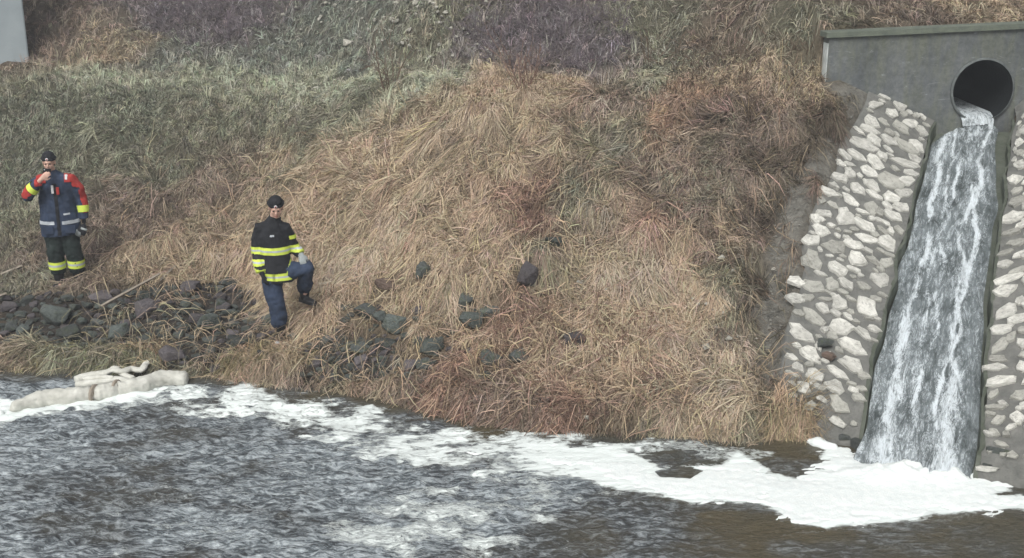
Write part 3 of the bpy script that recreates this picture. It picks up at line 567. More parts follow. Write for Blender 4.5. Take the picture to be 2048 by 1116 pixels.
# water leaving the pipe
zs = pcz-PR+.10; V = []; Fc = []; prof = [(4.5, zs+.02), (1.2, zs+.01), (.15, zs), (.0, zs-.01), (-.035, zs-.03), (-.06, zs-.07), (-.075, zs-.14)]
for i, (yv, zv) in enumerate(prof):
    hh = math.sqrt(max((PR-.02)**2-(pcz-zs)**2, .01))*(1 if i < 3 else 1-.03*(i-2)); 
    for q in range(15): s_ = q/7-1; V.append((pcx-.03+s_*hh, yv, zv-.03*abs(s_)*(i > 2)+.006*math.sin(q*2.3+i)))
for i in range(len(prof)-1): Fc += [(i*15+q, i*15+q+1, (i+1)*15+q+1, (i+1)*15+q) for q in range(14)]
mb = MB(); mb.add(V, Fc); me = mb.mesh('pipe_water', m_run)
a = me.attributes.new('flow', 'FLOAT_VECTOR', 'POINT'); a.data.foreach_set('vector', np.array([(v[0], v[1], v[2]) for v in V], np.float32).ravel()); addf(me, 'white', [.75]*len(V))
o = link('pipe_water', me); o.location = hwroot.location; o.rotation_euler = hwroot.rotation_euler; tag(o, kind='structure')
# bridge pier in the far left corner
pc = P(40, 139); m_pier = pm('pale_pier_concrete', (.27, .31, .33), (.34, .385, .40), 2.5, .9, .2, .01)
mb = MB(); ex = pc[0]+(65-40)/depth_ppm(pc)
pr = empty('bridge_pier', (ex-1.36, pc[1]+.85, pc[2]), R(24)); tag(pr, 'smooth pale grey concrete bridge pier at the upper left corner', 'pier')
mb.box((0, 0, 3.4), (1.8, .9, 7.6)); o = mb.build('shaft', m_pier, pr, smooth=False)
bv = o.modifiers.new('b', 'BEVEL'); bv.width = .03; bv.segments = 2
mb = MB(); mb.box((0, 0, -.32), (2.0, 1.05, .5)); mb.build('footing', m_pier, pr, smooth=False)

# ------------------------------------------------------------------ grass
m_grass = bpy.data.materials.new('dry_grass'); t, nn, L, b = nodes(m_grass); a_ = t.nodes.new('ShaderNodeAttribute'); a_.attribute_name = 'blade'
L.new(a_.outputs['Color'], b.inputs['Base Color']); b.inputs['Roughness'].default_value = .7; b.inputs['Specular IOR Level'].default_value = .15
ROCKS = []                                           # filled before the grass is made
def grass(name, RX, RY, per, Lm, lift, wid, ang, spread, colf, label, rootr=.03, seedc=0, stiff=0, dense=None):
    n = len(RX); rg = np.random.default_rng(len(RX)+seedc)
    Lw = Lm*rg.uniform(.6, 1.35, n); lw = lift*rg.uniform(.5, 1.5, n)
    cc = colf*(.42+1.15*rg.random(n)**1.3)[:, None]*(1+rg.normal(0, .05, (n, 3)))
    rep = lambda q: np.repeat(q, per, 0); N_ = n*per
    x = rep(RX)+rg.normal(0, rootr, N_); y = rep(RY)+rg.normal(0, rootr, N_); a = rep(ang)+rg.normal(0, spread, N_)
    Lb = rep(Lw)*rg.uniform(.55, 1.15, N_); hb = rep(lw)*rg.uniform(.5, 1.3, N_); wb = wid*rg.uniform(.6, 1.3, N_); bend = rg.normal(0, .55, N_)
    c = rep(cc)*rg.uniform(.8, 1.2, N_)[:, None]
    ts = [0, .33, .68, 1.0]; pts = []
    for q in ts:
        aa = a+bend*q; px_ = x+np.cos(aa)*Lb*q*(1-.12*q); py_ = y+np.sin(aa)*Lb*q*(1-.12*q)
        hz = hb*(np.sin(np.pi*min(q*.85+.04, 1))*(1-stiff)+q*stiff*1.6); pts.append((px_, py_, land(px_, py_)+hz-.02*(q == 0)+.01))
    tw = rg.uniform(-.9, .9, N_); nx = -np.sin(a)*np.cos(tw); ny = np.cos(a)*np.cos(tw); nz = np.sin(tw)
    V = np.empty((N_, 7, 3), np.float32)
    for i, wq in enumerate((.8, 1, .7)):
        for s_, k in ((-1, 0), (1, 1)):
            V[:, i*2+k, 0] = pts[i][0]+s_*nx*wb*wq*.5; V[:, i*2+k, 1] = pts[i][1]+s_*ny*wb*wq*.5; V[:, i*2+k, 2] = pts[i][2]+s_*nz*wb*wq*.5
    V[:, 6, 0], V[:, 6, 1], V[:, 6, 2] = pts[3]
    b0 = np.arange(N_, dtype=np.int32)[:, None]*7
    q = np.concatenate([b0+np.array([[0, 1, 3, 2]]), b0+np.array([[2, 3, 5, 4]])]); tr = b0+np.array([[4, 5, 6]])
    me = npmesh(name, V.reshape(-1, 3), [q, tr], m_grass, smooth=True); c = c/np.maximum(1, c.max(1)/.52)[:, None]; C7 = np.repeat(np.clip(c, .01, .6), 7, 0); addcol(me, 'blade', C7)
    o = link(name, me); tag(o, label, 'grass', kind='stuff'); return o

# ------------------------------------------------------------------ rocks
import bmesh
def hull_mesh(seed, mat, npt=16, bev=.05):
    r = random.Random(seed); bm = bmesh.new()
    for i in range(npt):
        v = Vector((r.gauss(0, 1), r.gauss(0, 1), r.gauss(0, 1))).normalized(); m = max(abs(v.x), abs(v.y), abs(v.z)); v = v*(.55+.45/m*.8)*r.uniform(.82, 1.05); bm.verts.new(v)
    g = bmesh.ops.convex_hull(bm, input=bm.verts); 
    bmesh.ops.delete(bm, geom=[e for e in g['geom_interior'] if isinstance(e, bmesh.types.BMVert)], context='VERTS')
    bmesh.ops.bevel(bm, geom=list(bm.edges), offset=bev, segments=1, affect='EDGES', profile=.6)
    me = bpy.data.meshes.new('rock'); bm.to_mesh(me); bm.free(); me.materials.append(mat); return me
def rock_mat(name, c1, c2, moss, mk=.6):
    m = bpy.data.materials.new(name); t, nn, L, b = nodes(m); oi = t.nodes.new('ShaderNodeObjectInfo'); v = coord(t)
    va = t.nodes.new('ShaderNodeVectorMath'); va.operation = 'ADD'; cm = t.nodes.new('ShaderNodeCombineXYZ'); L.new(mth(t, 'MULTIPLY', oi.outputs['Random'], 40), cm.inputs[0]); L.new(v, va.inputs[0]); L.new(cm.outputs[0], va.inputs[1]); v = va.outputs[0]
    f1 = noise(t, v, 1.6, 6, .7); f2 = noise(t, v, 6, 6, .7); col = mixc(t, ramp(t, f2, [(.3, 0), (.7, 1)]), c1, c2)
    col = mixc(t, ramp(t, f1, [(.5, 0), (.62, mk)]), col, moss)
    k = mth(t, 'MULTIPLY_ADD', oi.outputs['Random'], .9, .6); cc = t.nodes.new('ShaderNodeCombineColor'); [L.new(k, cc.inputs[i]) for i in range(3)]
    L.new(mixc(t, .999, col, cc.outputs[0], 'MULTIPLY'), b.inputs['Base Color']); b.inputs['Roughness'].default_value = .7; b.inputs['Specular IOR Level'].default_value = .35
    bump(t, mth(t, 'ADD', f1, f2), .7, .05, b); return m
m_rock = rock_mat('basalt', (.045, .052, .05), (.105, .115, .108), (.07, .085, .045)); m_rockg = rock_mat('greenish_basalt', (.05, .06, .056), (.11, .127, .117), (.06, .07, .045)); m_rockp = rock_mat('purplish_rock', (.062, .056, .060), (.12, .108, .114), (.09, .08, .06), .3)
m_rockb = rock_mat('brown_rock', (.11, .075, .06), (.17, .125, .10), (.09, .08, .05), .3)
RM = {k: [hull_mesh(s+i, m, 15+i % 4) for i in range(8)] for k, m, s in (('d', m_rock, 0), ('g', m_rockg, 50), ('p', m_rockp, 100), ('b', m_rockb, 150))}
def rock(px, py, wp, hp, kind='d', label=None, group=None, sink=.3, name='rock', fn=land, flat=1):
    c = cast(px, py+hp*.25, fn); q = depth_ppm(c); rx = wp/q/2; rz = hp/q/2*.95; ry = (rx+rz)/2*random.uniform(.9, 1.15)
    o = link(name, random.choice(RM[kind])); o.scale = (rx, ry, rz*flat)
    o.location = (c[0], c[1]+ry*.35, c[2]+rz*(.75-sink)); o.rotation_euler = (random.uniform(-.35, .35), random.uniform(-.3, .3), random.uniform(-.5, .5))
    tag(o, label, 'rock', group); ROCKS.append((c[0], c[1]+ry*.35, rx)); return o
named = [
 (731,631,54,44,'d','dark angular boulder in the straw, left one of a touching pair above the rock rubble'), (789,650,50,40,'g','flat-faced greenish six-sided boulder, right one of the touching pair in the straw'),
 (760,640,32,36,'g','small greenish wedge of rock squeezed between the pair of boulders'), (771,690,48,28,'d','low dark rock just under the six-sided greenish boulder'), (847,545,32,40,'d','small dark mossy rock standing alone in the grass, left of the grey stone slab'),
 (775,571,60,26,'b','flat reddish brown rock half buried in straw right of the stooping firefighter'), (1053,558,50,60,'p','upright grey rock with twigs over it in the middle of the slope'),
 (931,606,36,34,'d','dark rock topping the stack of three in the mid slope straw'), (981,624,46,28,'d','dark slab leaning right of the stack of three rocks'), (943,646,52,46,'g','lowest and widest of the three stacked rocks in the straw'),
 (862,698,60,36,'g','greenish rock sticking out of the straw near the red grass by the water'), (846,732,46,30,'d','dark rock below the greenish one near the bank foot'), (981,720,46,40,'d','dark rock crossed by thin reeds low on the bank'),
 (1040,717,48,32,'d','dark pointed rock right of the reed-crossed one'), (978,752,26,20,'d','small dark rock at the foot of the reed-crossed rock'), (1155,684,56,40,'p','faint grey rock veiled by long straw low on the bank'), (1108,487,48,26,'g','weathered grey-green rock alone high in the middle of the slope'),
 (716,699,48,30,'d','dark rock where the straw gives way to rubble below the boulder pair'), (690,640,20,14,'d','tiny dark stone left of the boulder pair'),
 (113,640,66,50,'g','big greenish boulder below the firefighter with raised hand'), (137,672,56,44,'d','dark boulder leaning under the big greenish boulder'), (235,672,56,40,'g','green-tinged boulder beneath the lower end of the grey plank'), (292,622,52,38,'p','grey boulder tucked under the wooden plank'),
 (420,654,54,46,'g','large dark green boulder midway between plank and stooping firefighter'), (380,580,46,32,'p','purplish grey boulder at the top edge of the rubble'), (455,572,42,30,'d','grey boulder at the top of the rubble left of the stooping firefighter'),
 (342,716,62,34,'p','flat dark rock at the waterline behind the end of the floating boom'), (290,686,30,26,'d','small upright rock above the waterline grass right of the plank foot'), (199,600,56,28,'p','purplish slab above the plank below the photographing firefighter'),
 (20,657,36,24,'d','dark rock at the left edge of the photo above the waterline'), (18,616,38,22,'p','purplish rock at the left edge under the short stick'), (440,608,34,20,'d','flat grey stone in the rubble above the dark green boulder'), (468,682,32,22,'d','dark stone at the lower rubble edge left of the standing boot'),
 (458,632,38,24,'g','grey-green block right above the large dark green boulder')]
for px, py, a, b_, k, lb in named: rock(px, py, a*(1.2 if px > 590 else 1.12), b_*(1.15 if px > 590 else 1.12), k, lb, sink=.12 if px > 590 else .0)
LM = [(30, 640, 'at the left edge of the photo'), (128, 585, 'below the boots of the photographing person'), (113, 640, 'beside the big greenish boulder'), (150, 690, 'between the big greenish boulder and the waterline grass'), (210, 640, 'at the lower end of the plank'), (320, 580, 'at the upper end of the plank'), (292, 622, 'under the plank'), (235, 672, 'beside the green-tinged boulder under the plank'), (345, 650, 'in the middle of the rubble right of the plank'),
      (342, 720, 'near the tip of the floating boom'), (420, 654, 'beside the large dark green boulder'), (455, 580, 'at the top of the rubble left of the stooping person'), (520, 640, 'left of the standing leg of the stooping person'), (550, 690, 'by the standing boot of the stooping person'), (480, 705, 'above the yellowish waterline grass'), (615, 715, 'right of the standing boot near the water'), (680, 750, 'at the waterline below the boulder pair'),
      (760, 635, 'round the touching pair of boulders'), (690, 670, 'left below the boulder pair'), (770, 700, 'under the six-sided greenish boulder'), (860, 700, 'near the greenish rock by the red grass'), (845, 740, 'low on the bank above the water'), (943, 630, 'near the stack of three rocks'), (980, 730, 'near the reed-crossed rock'), (1045, 740, 'right of the reed-crossed rock near the water')]
KN = {'d': 'dark grey', 'g': 'greenish grey', 'p': 'purplish grey', 'b': 'brown'}
def rubble_label(px, py, s_, k):
    l = min(LM, key=lambda q: (q[0]-px)**2+((q[1]-py)*1.4)**2)[2]; return f"{'small' if s_ < 20 else 'large' if s_ > 31 else 'medium'} {KN[k]} rock {l}", f'rubble rocks {l}'
heap = [('angular dark rock in the rubble left of the plank', 'rocks of the rubble left of the plank'), ('angular dark rock in the rubble between the plank and the stooping firefighter', 'rocks of the rubble between plank and firefighter'), ('dark stone in the rubble at the waterline right of the stooping firefighter', 'rocks of the rubble at the waterline')]
def scatter_rocks(poly_px, n, smin, smax):
    xs = [p[0] for p in poly_px]; ys_ = [p[1] for p in poly_px]; k = 0; done = []
    while k < n:
        px, py = random.uniform(min(xs), max(xs)), random.uniform(min(ys_), max(ys_))
        if not bool(inpoly(np.array([px]), np.array([py]), poly_px)[0]): k += .02; continue
        s_ = random.uniform(smin, smax)*random.uniform(.7, 1.2)
        if any((px-a)**2+((py-b_)*1.5)**2 < (.36*(s_+c))**2 for a, b_, c in done): k += .05; continue
        done.append((px, py, s_)); i = 2 if px > 590 else (0 if px < 230 else 1)
        kd = random.choice('dddgpp'); rock(px, py, s_, s_*random.uniform(.55, .8), kd, *rubble_label(px, py, s_, kd), sink=.15); k += 1
scatter_rocks([(0, 600), (60, 585), (170, 590), (340, 572), (430, 566), (515, 590), (550, 640), (545, 685), (470, 692), (330, 698), (150, 692), (0, 688)], 210, 16, 42)
scatter_rocks([(595, 695), (690, 672), (790, 700), (800, 745), (740, 762), (620, 758)], 60, 15, 34)
scatter_rocks([(300, 700), (560, 690), (560, 712), (440, 740), (340, 742)], 26, 14, 34)
scatter_rocks([(820, 740), (900, 700), (1060, 690), (1080, 760), (1000, 800), (900, 790)], 16, 14, 30)
scatter_rocks([(700, 600), (900, 590), (1000, 620), (900, 680), (700, 680)], 14, 14, 30)
rb = MB(); rubble = []
for i in range(700):
    poly = RIP[0] if i < 560 else RIP[1]; pl = np.array(poly); x = random.uniform(pl[:, 0].min(), pl[:, 0].max()); y = random.uniform(pl[:, 1].min(), pl[:, 1].max())
    if not bool(inpoly(np.array([x]), np.array([y]), poly)[0]): continue
    s_ = random.uniform(.02, .06); z = float(land(x, y)); V = [(x+s_*random.uniform(.7, 1.2)*a, y+s_*random.uniform(.7, 1.2)*b_, z+s_*.8*random.uniform(.5, 1)*c) for a, b_, c in ((1, 0, 0), (-1, .1, 0), (0, 1, 0), (.1, -1, 0), (0, 0, 1), (0, 0, -1))]
    rb.add(V, [(0, 2, 4), (2, 1, 4), (1, 3, 4), (3, 0, 4), (2, 0, 5), (1, 2, 5), (3, 1, 5), (0, 3, 5)])
tag(rb.build('rubble', m_rock, None, False), 'small dark broken stones between the rocks at the water edge', 'rubble', kind='stuff')
for px, py, a, b_, lb in [(1722, 893, 56, 44, 'dark wet mossy rock at the left foot of the water chute'), (1692, 874, 34, 26, 'small dark wet rock below the last white stone left of the chute'), (2000, 905, 70, 34, 'dark wet rock slab at the right foot of the water chute'), (1975, 930, 34, 22, 'small wet rock touching the foam right of the chute foot')]:
    rock(px, py, a, b_, 'd', lb, sink=.3, name='wet_rock')
scatter_rocks([(565, 690), (690, 610), (900, 650), (900, 770), (700, 768), (600, 752)], 44, 14, 34)
# the two loose stones lying on the pitching
def plainw(x, y): return surfw(x, y)+.03
rock(1652, 688, 38, 30, 'd', 'dark stone lying loose on the white stone paving', fn=plainw, sink=.1); rock(1660, 714, 38, 26, 'b', 'smooth brown stone lying on the white stone paving', fn=plainw, sink=.1, flat=.9)
rb = MB(); pl = np.array(BARE)
for i in range(2200):
    x = random.uniform(pl[:, 0].min(), pl[:, 0].max()); y = random.uniform(pl[:, 1].min(), pl[:, 1].max())
    if not bool(inpoly(np.array([x]), np.array([y]), BARE)[0]): continue
    s_ = random.uniform(.008, .028); z = float(land(x, y)); V = [(x+s_*random.uniform(.7, 1.2)*a, y+s_*random.uniform(.7, 1.2)*b_, z+s_*.8*random.uniform(.5, 1)*c) for a, b_, c in ((1, 0, 0), (-1, .1, 0), (0, 1, 0), (.1, -1, 0), (0, 0, 1), (0, 0, -1))]
    rb.add(V, [(0, 2, 4), (2, 1, 4), (1, 3, 4), (3, 0, 4), (2, 0, 5), (1, 2, 5), (3, 1, 5), (0, 3, 5)])
m_grav = pm('gravel', (.10, .098, .085), (.24, .235, .21), 3, .9, 0); tag(rb.build('gravel', m_grav, None, False), 'fine grey gravel on the bare strip left of the stone paving', 'gravel', kind='stuff')
# pale stones strewn on the slopes
m_pale = stone_mat('pale_stone', (.34, .33, .28), (.52, .50, .44)); PALEM = []
for i in range(6):
    me = hull_mesh(300+i, m_pale, 12); PALEM.append(me)
def pale(px, py, s_, lb, gp):
    c = P(px, py); r = s_/depth_ppm(c)/2; o = link('pale_stone', random.choice(PALEM)); o.scale = (r, r*.9, r*.75); o.location = (c[0], c[1], c[2]+r*.5+.07); o.rotation_euler = [random.uniform(-.6, .6) for _ in range(3)]; tag(o, lb, 'stone', gp)
for px, py, s_ in [(1441,530,20),(1465,556,12),(1395,622,12),(1413,622,14),(1425,634,10),(1434,668,10),(1457,692,20),(1410,710,22),(1476,686,10),(1447,570,10),(1385,612,10),(1545,552,12),(1512,690,9),(1160,580,20),(1210,592,12),(1172,850,14),(1446,640,9)]:
    wh = 'at the waterline' if py > 800 else 'in the mid slope straw' if px < 1300 else 'in the bare grass close to the paving' if px > 1500 else ('in the upper part of the pebble scatter' if py < 600 else 'in the middle of the pebble scatter' if py < 650 else 'in the lower part of the pebble scatter')
    pale(px, py, s_, f"{'larger' if s_ > 15 else 'small'} pale pebble {wh} left of the stone paving", 'pale pebbles left of the stone paving')
for i in range(85):
    u = random.random(); px = random.gauss(800, 95) if u < .75 else random.uniform(540, 1000); py = random.gauss(60, 38)
    if not 3 < py < 140 or not 500 < px < 1030: continue
    z_ = random.uniform(6, 13); pale(px, py, z_, f"{'tiny' if z_ < 8.5 else 'small'} pale stone uphill {'left of' if px < 730 else 'above' if px < 850 else 'right of'} the bare shrub{' near the photo top edge' if py < 45 else ' close to the level strip' if py > 95 else ''}", 'pale stones strewn on the upper slope')
pale(696, 100, 26, 'largest pale stone on the upper slope, a flat light slab above the bare shrub', None); pale(830, 18, 18, 'pale stone at the top edge of the photo above the bare shrub', None)
pale(309, 213, 8, 'lone white stone on the green slope above the two firefighters', None)

# ------------------------------------------------------------------ grass areas
rg = np.random.default_rng(11)
ROCKS += [(P(112, 566)[0], P(112, 566)[1], .17), (P(148, 564)[0], P(148, 564)[1], .17), (P(560, 678)[0], P(560, 678)[1], .16), (P(598, 600)[0], P(598, 600)[1], .09)]; RK = np.array(ROCKS)
def ok_roots(x, y, rockk=.85, ripkeep=.17, barekeep=.14):
    s = (y-ys(x))*.975; u, w_ = uw(x, y); al = (x-A[0])*we[0]+(y-A[1])*we[1]; n = (x-A[0])*wn[0]+(y-A[1])*wn[1]
    k = (s > .04); k &= ~((np.abs(w_) < hws(u, w_)+aw(u)+.04+.15*(w_ > 0)) & (u > -.6) & (n < .1)); k &= ~((al > -.05) & (n > -.12) & (n < .36))
    e = (fbm(x*3, y*3, 3, 44)-.5)*.5
    for p in RIP: k &= (sdpoly(x, y, p) < .08+e) | (rg.random(x.shape) < ripkeep)
    k &= (sdpoly(x, y, BARE) < 0+e) | (rg.random(x.shape) < barekeep)
    for i in range(0, len(x), 30000):
        q = slice(i, i+30000); d = ((x[q, None]-RK[None, :, 0])**2+(y[q, None]-RK[None, :, 1]-RK[None, :, 2]*.5)**2)/(RK[None, :, 2]*rockk*1.25+.02)**2; k[q] &= d.min(1) > 1
    return k
def pier_ok(x, y): return ~(np.hypot((x-ex+1.36)/1.05, (y-pc[1]-.85)/.6) < 1)
def colours(x, y):
    c = field(x, y); v = fbm(x*5, y*5, 3, 66); return c*(1+.9*(v-.5))[:, None]*1.28
def base_ang(x, y): return R(-128)+(fbm(x*.9, y*.9, 2, 71)-.5)*3.2+(fbm(x*3.1, y*3.1, 2, 73)-.5)*2.4
# main slope: matted wisps
n = 30000; x = rg.uniform(-8.6, 6.0, n); s = rg.uniform(.03, 5.6, n)**1.0; y = ys(x)+s/.975
k = ok_roots(x, y); x, y = x[k], y[k]; s = (y-ys(x))*.975
short = 1-.45*ss(-2.5, -5, x)*ss(1.5, 3, s); sh2 = 1-.35*ss(3.0, 5.2, s)
grass('matted_grass', x, y, 8, .27*short*sh2, .07*short, .0075, base_ang(x, y)+rg.normal(0, .45, len(x)), .24, colours(x, y), 'matted straw coloured dead grass lying down the river bank', seedc=1)
# tussocks
nt_ = 620; cx = rg.uniform(-6.5, 5.2, nt_); cs = rg.uniform(.15, 4.8, nt_); cy = ys(cx)+cs/.975; k = ok_roots(cx, cy, 1.0, .02, .02) & ~((cx < -3) & (cs > 2.2) & (rg.random(nt_) < .8)); cx, cy = cx[k], cy[k]
m_ = 15; x = np.repeat(cx, m_)+rg.normal(0, .05, len(cx)*m_); y = np.repeat(cy, m_)+rg.normal(0, .05, len(cx)*m_); a = np.repeat(base_ang(cx, cy), m_)+rg.normal(0, .42, len(x))
tc = np.repeat(colours(cx, cy)*rg.uniform(.75, 1.3, len(cx))[:, None], m_, 0); sz = np.repeat(rg.uniform(.6, 1.25, len(cx)), m_)
grass('grass_tussock', x, y, 10, .46*sz, .085*sz, .008, a, .12, tc, 'drooping tussocks of long straw coloured grass on the bank', rootr=.02, seedc=2)
# fringe at the waterline and the big tuft beside the paving
x = rg.uniform(-8, 3.3, 3200); x = x[(x > -3.4) | (rg.random(3200) < .55)]; y = ys(x)+rg.uniform(.04, .34, len(x)); k = ok_roots(x, y, .6, .35); x, y = x[k], y[k]
grass('bank_fringe', x, y, 9, np.where(x < -2.2, .14, .24), np.where(x < -2.2, .04, .07), .008, R(-100)+rg.normal(0, 1.0, len(x)), .3, colours(x, y)*.85, 'grass hanging over the edge of the water', seedc=3)
tc_ = P(1575, 838); n = 170; x = tc_[0]+rg.normal(0, .10, n); y = tc_[1]+rg.normal(0, .06, n)
grass('grass_tuft', x, y, 9, .42, .13, .008, R(-90)+rg.normal(0, 1.0, n), .15, np.tile([.36, .285, .185], (n, 1)), 'light brown grass tuft hanging to the water beside the stone paving', seedc=4)
for q, (px, py, cc_) in enumerate([(520, 712, (.36, .27, .12)), (480, 725, (.30, .24, .10)), (590, 720, (.33, .24, .12)), (100, 715, (.24, .21, .08)), (170, 722, (.17, .18, .07)), (300, 700, (.36, .25, .12)), (250, 722, (.16, .17, .07))]):
    c_ = P(px, py); n = 60; grass('grass_tuft', c_[0]+rg.normal(0, .14, n), c_[1]+rg.normal(0, .06, n), 8, .24, .07, .008, R(-90)+rg.normal(0, 1.3, n), .2, np.tile(np.array(cc_)*.7+np.mean(cc_)*.3, (n, 1)), 'yellowish grass growing low at the waterline in front of the rubble', seedc=5+q)
# berm and upper slopes
n = 21000; x = rg.uniform(-11.5, 9.5, n); s = rg.uniform(4.6, 11.5, n); y = ys(x)+s/.975; k = ok_roots(x, y) & pier_ok(x, y); x, y = x[k], y[k]; s = (y-ys(x))*.975
up = ss(5.0, 7.4, s)
grass('upper_grass', x, y, 6, np.where(x < 1.5, .13+.06*up, .24), np.where(x < 1.5, .03+.03*up, .07), .010, base_ang(x, y)+rg.normal(0, 1.1, len(x)), .45, colours(x, y), 'dull green and brown grass on the upper slope', seedc=20)
n = 1500; x = rg.uniform(-9.5, 2, n); s = rg.uniform(5.2, 7.9, n); y = ys(x)+s/.975; k = pier_ok(x, y); x, y = x[k], y[k]
grass('berm_grass', x, y, 7, .12, .09, .007, rg.uniform(-3.1, 3.1, len(x)), .5, colours(x, y)*1.15, 'pale upright grass along the level strip', stiff=.9, seedc=21)
n = 3600; x = rg.uniform(-5.5, 4.2, n); s = rg.uniform(.1, 4.6, n)*rg.uniform(.3, 1, n); y = ys(x)+s/.975; k = ok_roots(x, y, .35, .5); x, y = x[k], y[k]
grass('loose_straws', x, y, 2, .55, .16, .0085, base_ang(x, y)+rg.normal(0, 1.0, len(x)), .5, colours(x, y)*.5+np.array([.20, .155, .10]), 'long single pale straws lying across the matted grass', seedc=30)
# ------------------------------------------------------------------ bare shrubs and stalks
m_twig = pm('twig_bark', (.10, .075, .055), (.19, .14, .10), 20, .8, 0); m_twigr = pm('reddish_twig', (.15, .09, .07), (.23, .15, .11), 20, .8, 0); m_twigp = pm('purple_grey_twig', (.12, .10, .11), (.20, .17, .18), 20, .85, 0); m_straw = pm('dry_stalk', (.32, .24, .14), (.42, .33, .2), 20, .8, 0)
def branch(mb, p, d, L_, r, depth, kids=3):
    pts = [p]; dd = Vector(d).normalized()
    for i in range(3): dd = (dd+Vector([random.gauss(0, .13) for _ in range(3)])).normalized(); pts.append(pts[-1]+dd*L_/3)
    mb.tube(pts, [r, r*.85, r*.65, r*.35], 4, cap=False)
    if depth:
        for j in range(kids): q = random.choice(pts[1:]); branch(mb, q, (dd+Vector([random.gauss(0, .55) for _ in range(3)])+Vector((0, 0, .1))).normalized(), L_*random.uniform(.45, .7), r*.55, depth-1, kids)
def shrub(px, py, h, w_, nst, mat, label, name='bare_shrub', depth=2, r=.009, group=None):
    c = P(px, py); q = depth_ppm(c); h = h/q; w_ = w_/q; root = empty(name, tuple(c)); tag(root, label, 'shrub', group)
    for i in range(nst):
        mb = MB(); a = (i+.5)/nst*2-1; d = Vector((a*w_/h*.75+random.gauss(0, .08), random.gauss(0, .2), 1)); branch(mb, Vector((a*.05, 0, -.05)), d, h*random.uniform(.7, 1.05), r, depth)
        mb.build('stem', mat, root)
shrub(778, 186, 95, 75, 9, m_twig, 'bare twiggy shrub fanning out on the edge of the level strip'); shrub(1048, 185, 85, 45, 7, m_twigr, 'bare reddish shrub on the slope edge in front of the purple brush')
shrub(1560, 190, 90, 12, 2, m_straw, 'tall dry stalk left of the concrete headwall', 'dry_weed', 1, .007); shrub(1500, 235, 60, 14, 3, m_straw, 'short dry weed below the tall dry stalk', 'dry_weed', 1, .006)
shrub(1618, 225, 55, 18, 3, m_twig, 'dry brown weed below the left end of the headwall', 'dry_weed', 1, .006); shrub(1300, 130, 60, 40, 4, m_twig, 'thin bare shrub right of the purple brush', depth=1)
shrub(985, 775, 70, 30, 2, m_straw, 'thin pale reed crossing the dark rock low on the bank', 'dry_reed', 0, .006)
def brush(poly, n, mat, label, h=.34):
    pl = [P(*p) for p in poly]; mb = MB(); xs = [p[0] for p in pl]; yy_ = [p[1] for p in pl]; k = 0
    while k < n:
        x, y = random.uniform(min(xs), max(xs)), random.uniform(min(yy_), max(yy_))
        if not bool(inpoly(np.array([x]), np.array([y]), pl)[0]): k += .05; continue
        k += 1; p = Vector((x, y, float(land(x, y)))); branch(mb, p, (random.gauss(0, 1.2), random.gauss(-.3, .9), .8), h*random.uniform(.4, 1.0), .006, 1, 3)
    o = mb.build('brush', mat); tag(o, label, 'brush', kind='stuff')
brush([(300, 20), (380, 5), (640, 5), (560, 40), (480, 75), (380, 95), (300, 70)], 420, m_twigp, 'purple-grey leafless brush at the top of the slope left of the pale stones')
brush([(910, 10), (1240, 5), (1260, 90), (1200, 140), (1000, 140), (900, 110)], 600, m_twigp, 'purple-grey leafless brush above the reddish shrub')
brush([(940, 720), (1060, 620), (1220, 600), (1340, 700), (1320, 820), (1100, 830), (860, 800)], 160, m_twigr, 'reddish dead stems tangled in the straw low on the bank', .4)
brush([(1300, 60), (1640, 60), (1640, 240), (1500, 260), (1330, 160)], 260, m_twig, 'brown dead stems in the grass left of the headwall', .35)
# sticks and planks
m_plank = pm('weathered_wood', (.22, .19, .15), (.33, .29, .24), 14, .85, .5, .01)
def plank(px1, py1, px2, py2, wd_, label, name='plank', lift=.08):
    a = Vector(P(px1, py1))+Vector((0, 0, lift)); b_ = Vector(P(px2, py2))+Vector((0, 0, lift)); L_ = (b_-a).length; mb = MB(); n = 9; V = []; Fc = []
    for i in range(n):
        x = L_*i/(n-1); j1, j2 = random.uniform(-.004, .004), random.uniform(-.004, .004); w2 = wd_/2*(1-.25*(i in (0, n-1)))
        V += [(x, -w2+j1, -.011), (x, w2+j2, -.011), (x, w2+j2, .012), (x, -w2+j1, .012)]
    for i in range(n-1):
        for q in range(4): Fc.append((i*4+q, i*4+(q+1) % 4, i*4+4+(q+1) % 4, i*4+4+q))
    Fc += [(3, 2, 1, 0), tuple((n-1)*4+q for q in range(4))]; mb.add(V, Fc); o = mb.build(name, m_plank, None, False)
    o.location = a; d = (b_-a).normalized(); o.rotation_mode = 'QUATERNION'; q = d.to_track_quat('X', 'Z'); o.rotation_quaternion = q @ Quaternion((1, 0, 0), R(-38)); tag(o, label, 'plank' if name == 'plank' else 'stick')
plank(205, 642, 322, 577, .055, 'long weathered grey plank lying slanted across the dark rubble', lift=.2); plank(2, 557, 46, 540, .04, 'short grey stick left of the photographing firefighter', 'stick', .06); plank(-12, 612, 14, 602, .05, 'pale broken stick at the left edge of the photo', 'stick', .1)
plank(322, 577, 352, 548, .03, 'dark crooked stick at the upper end of the plank', 'stick', .12)

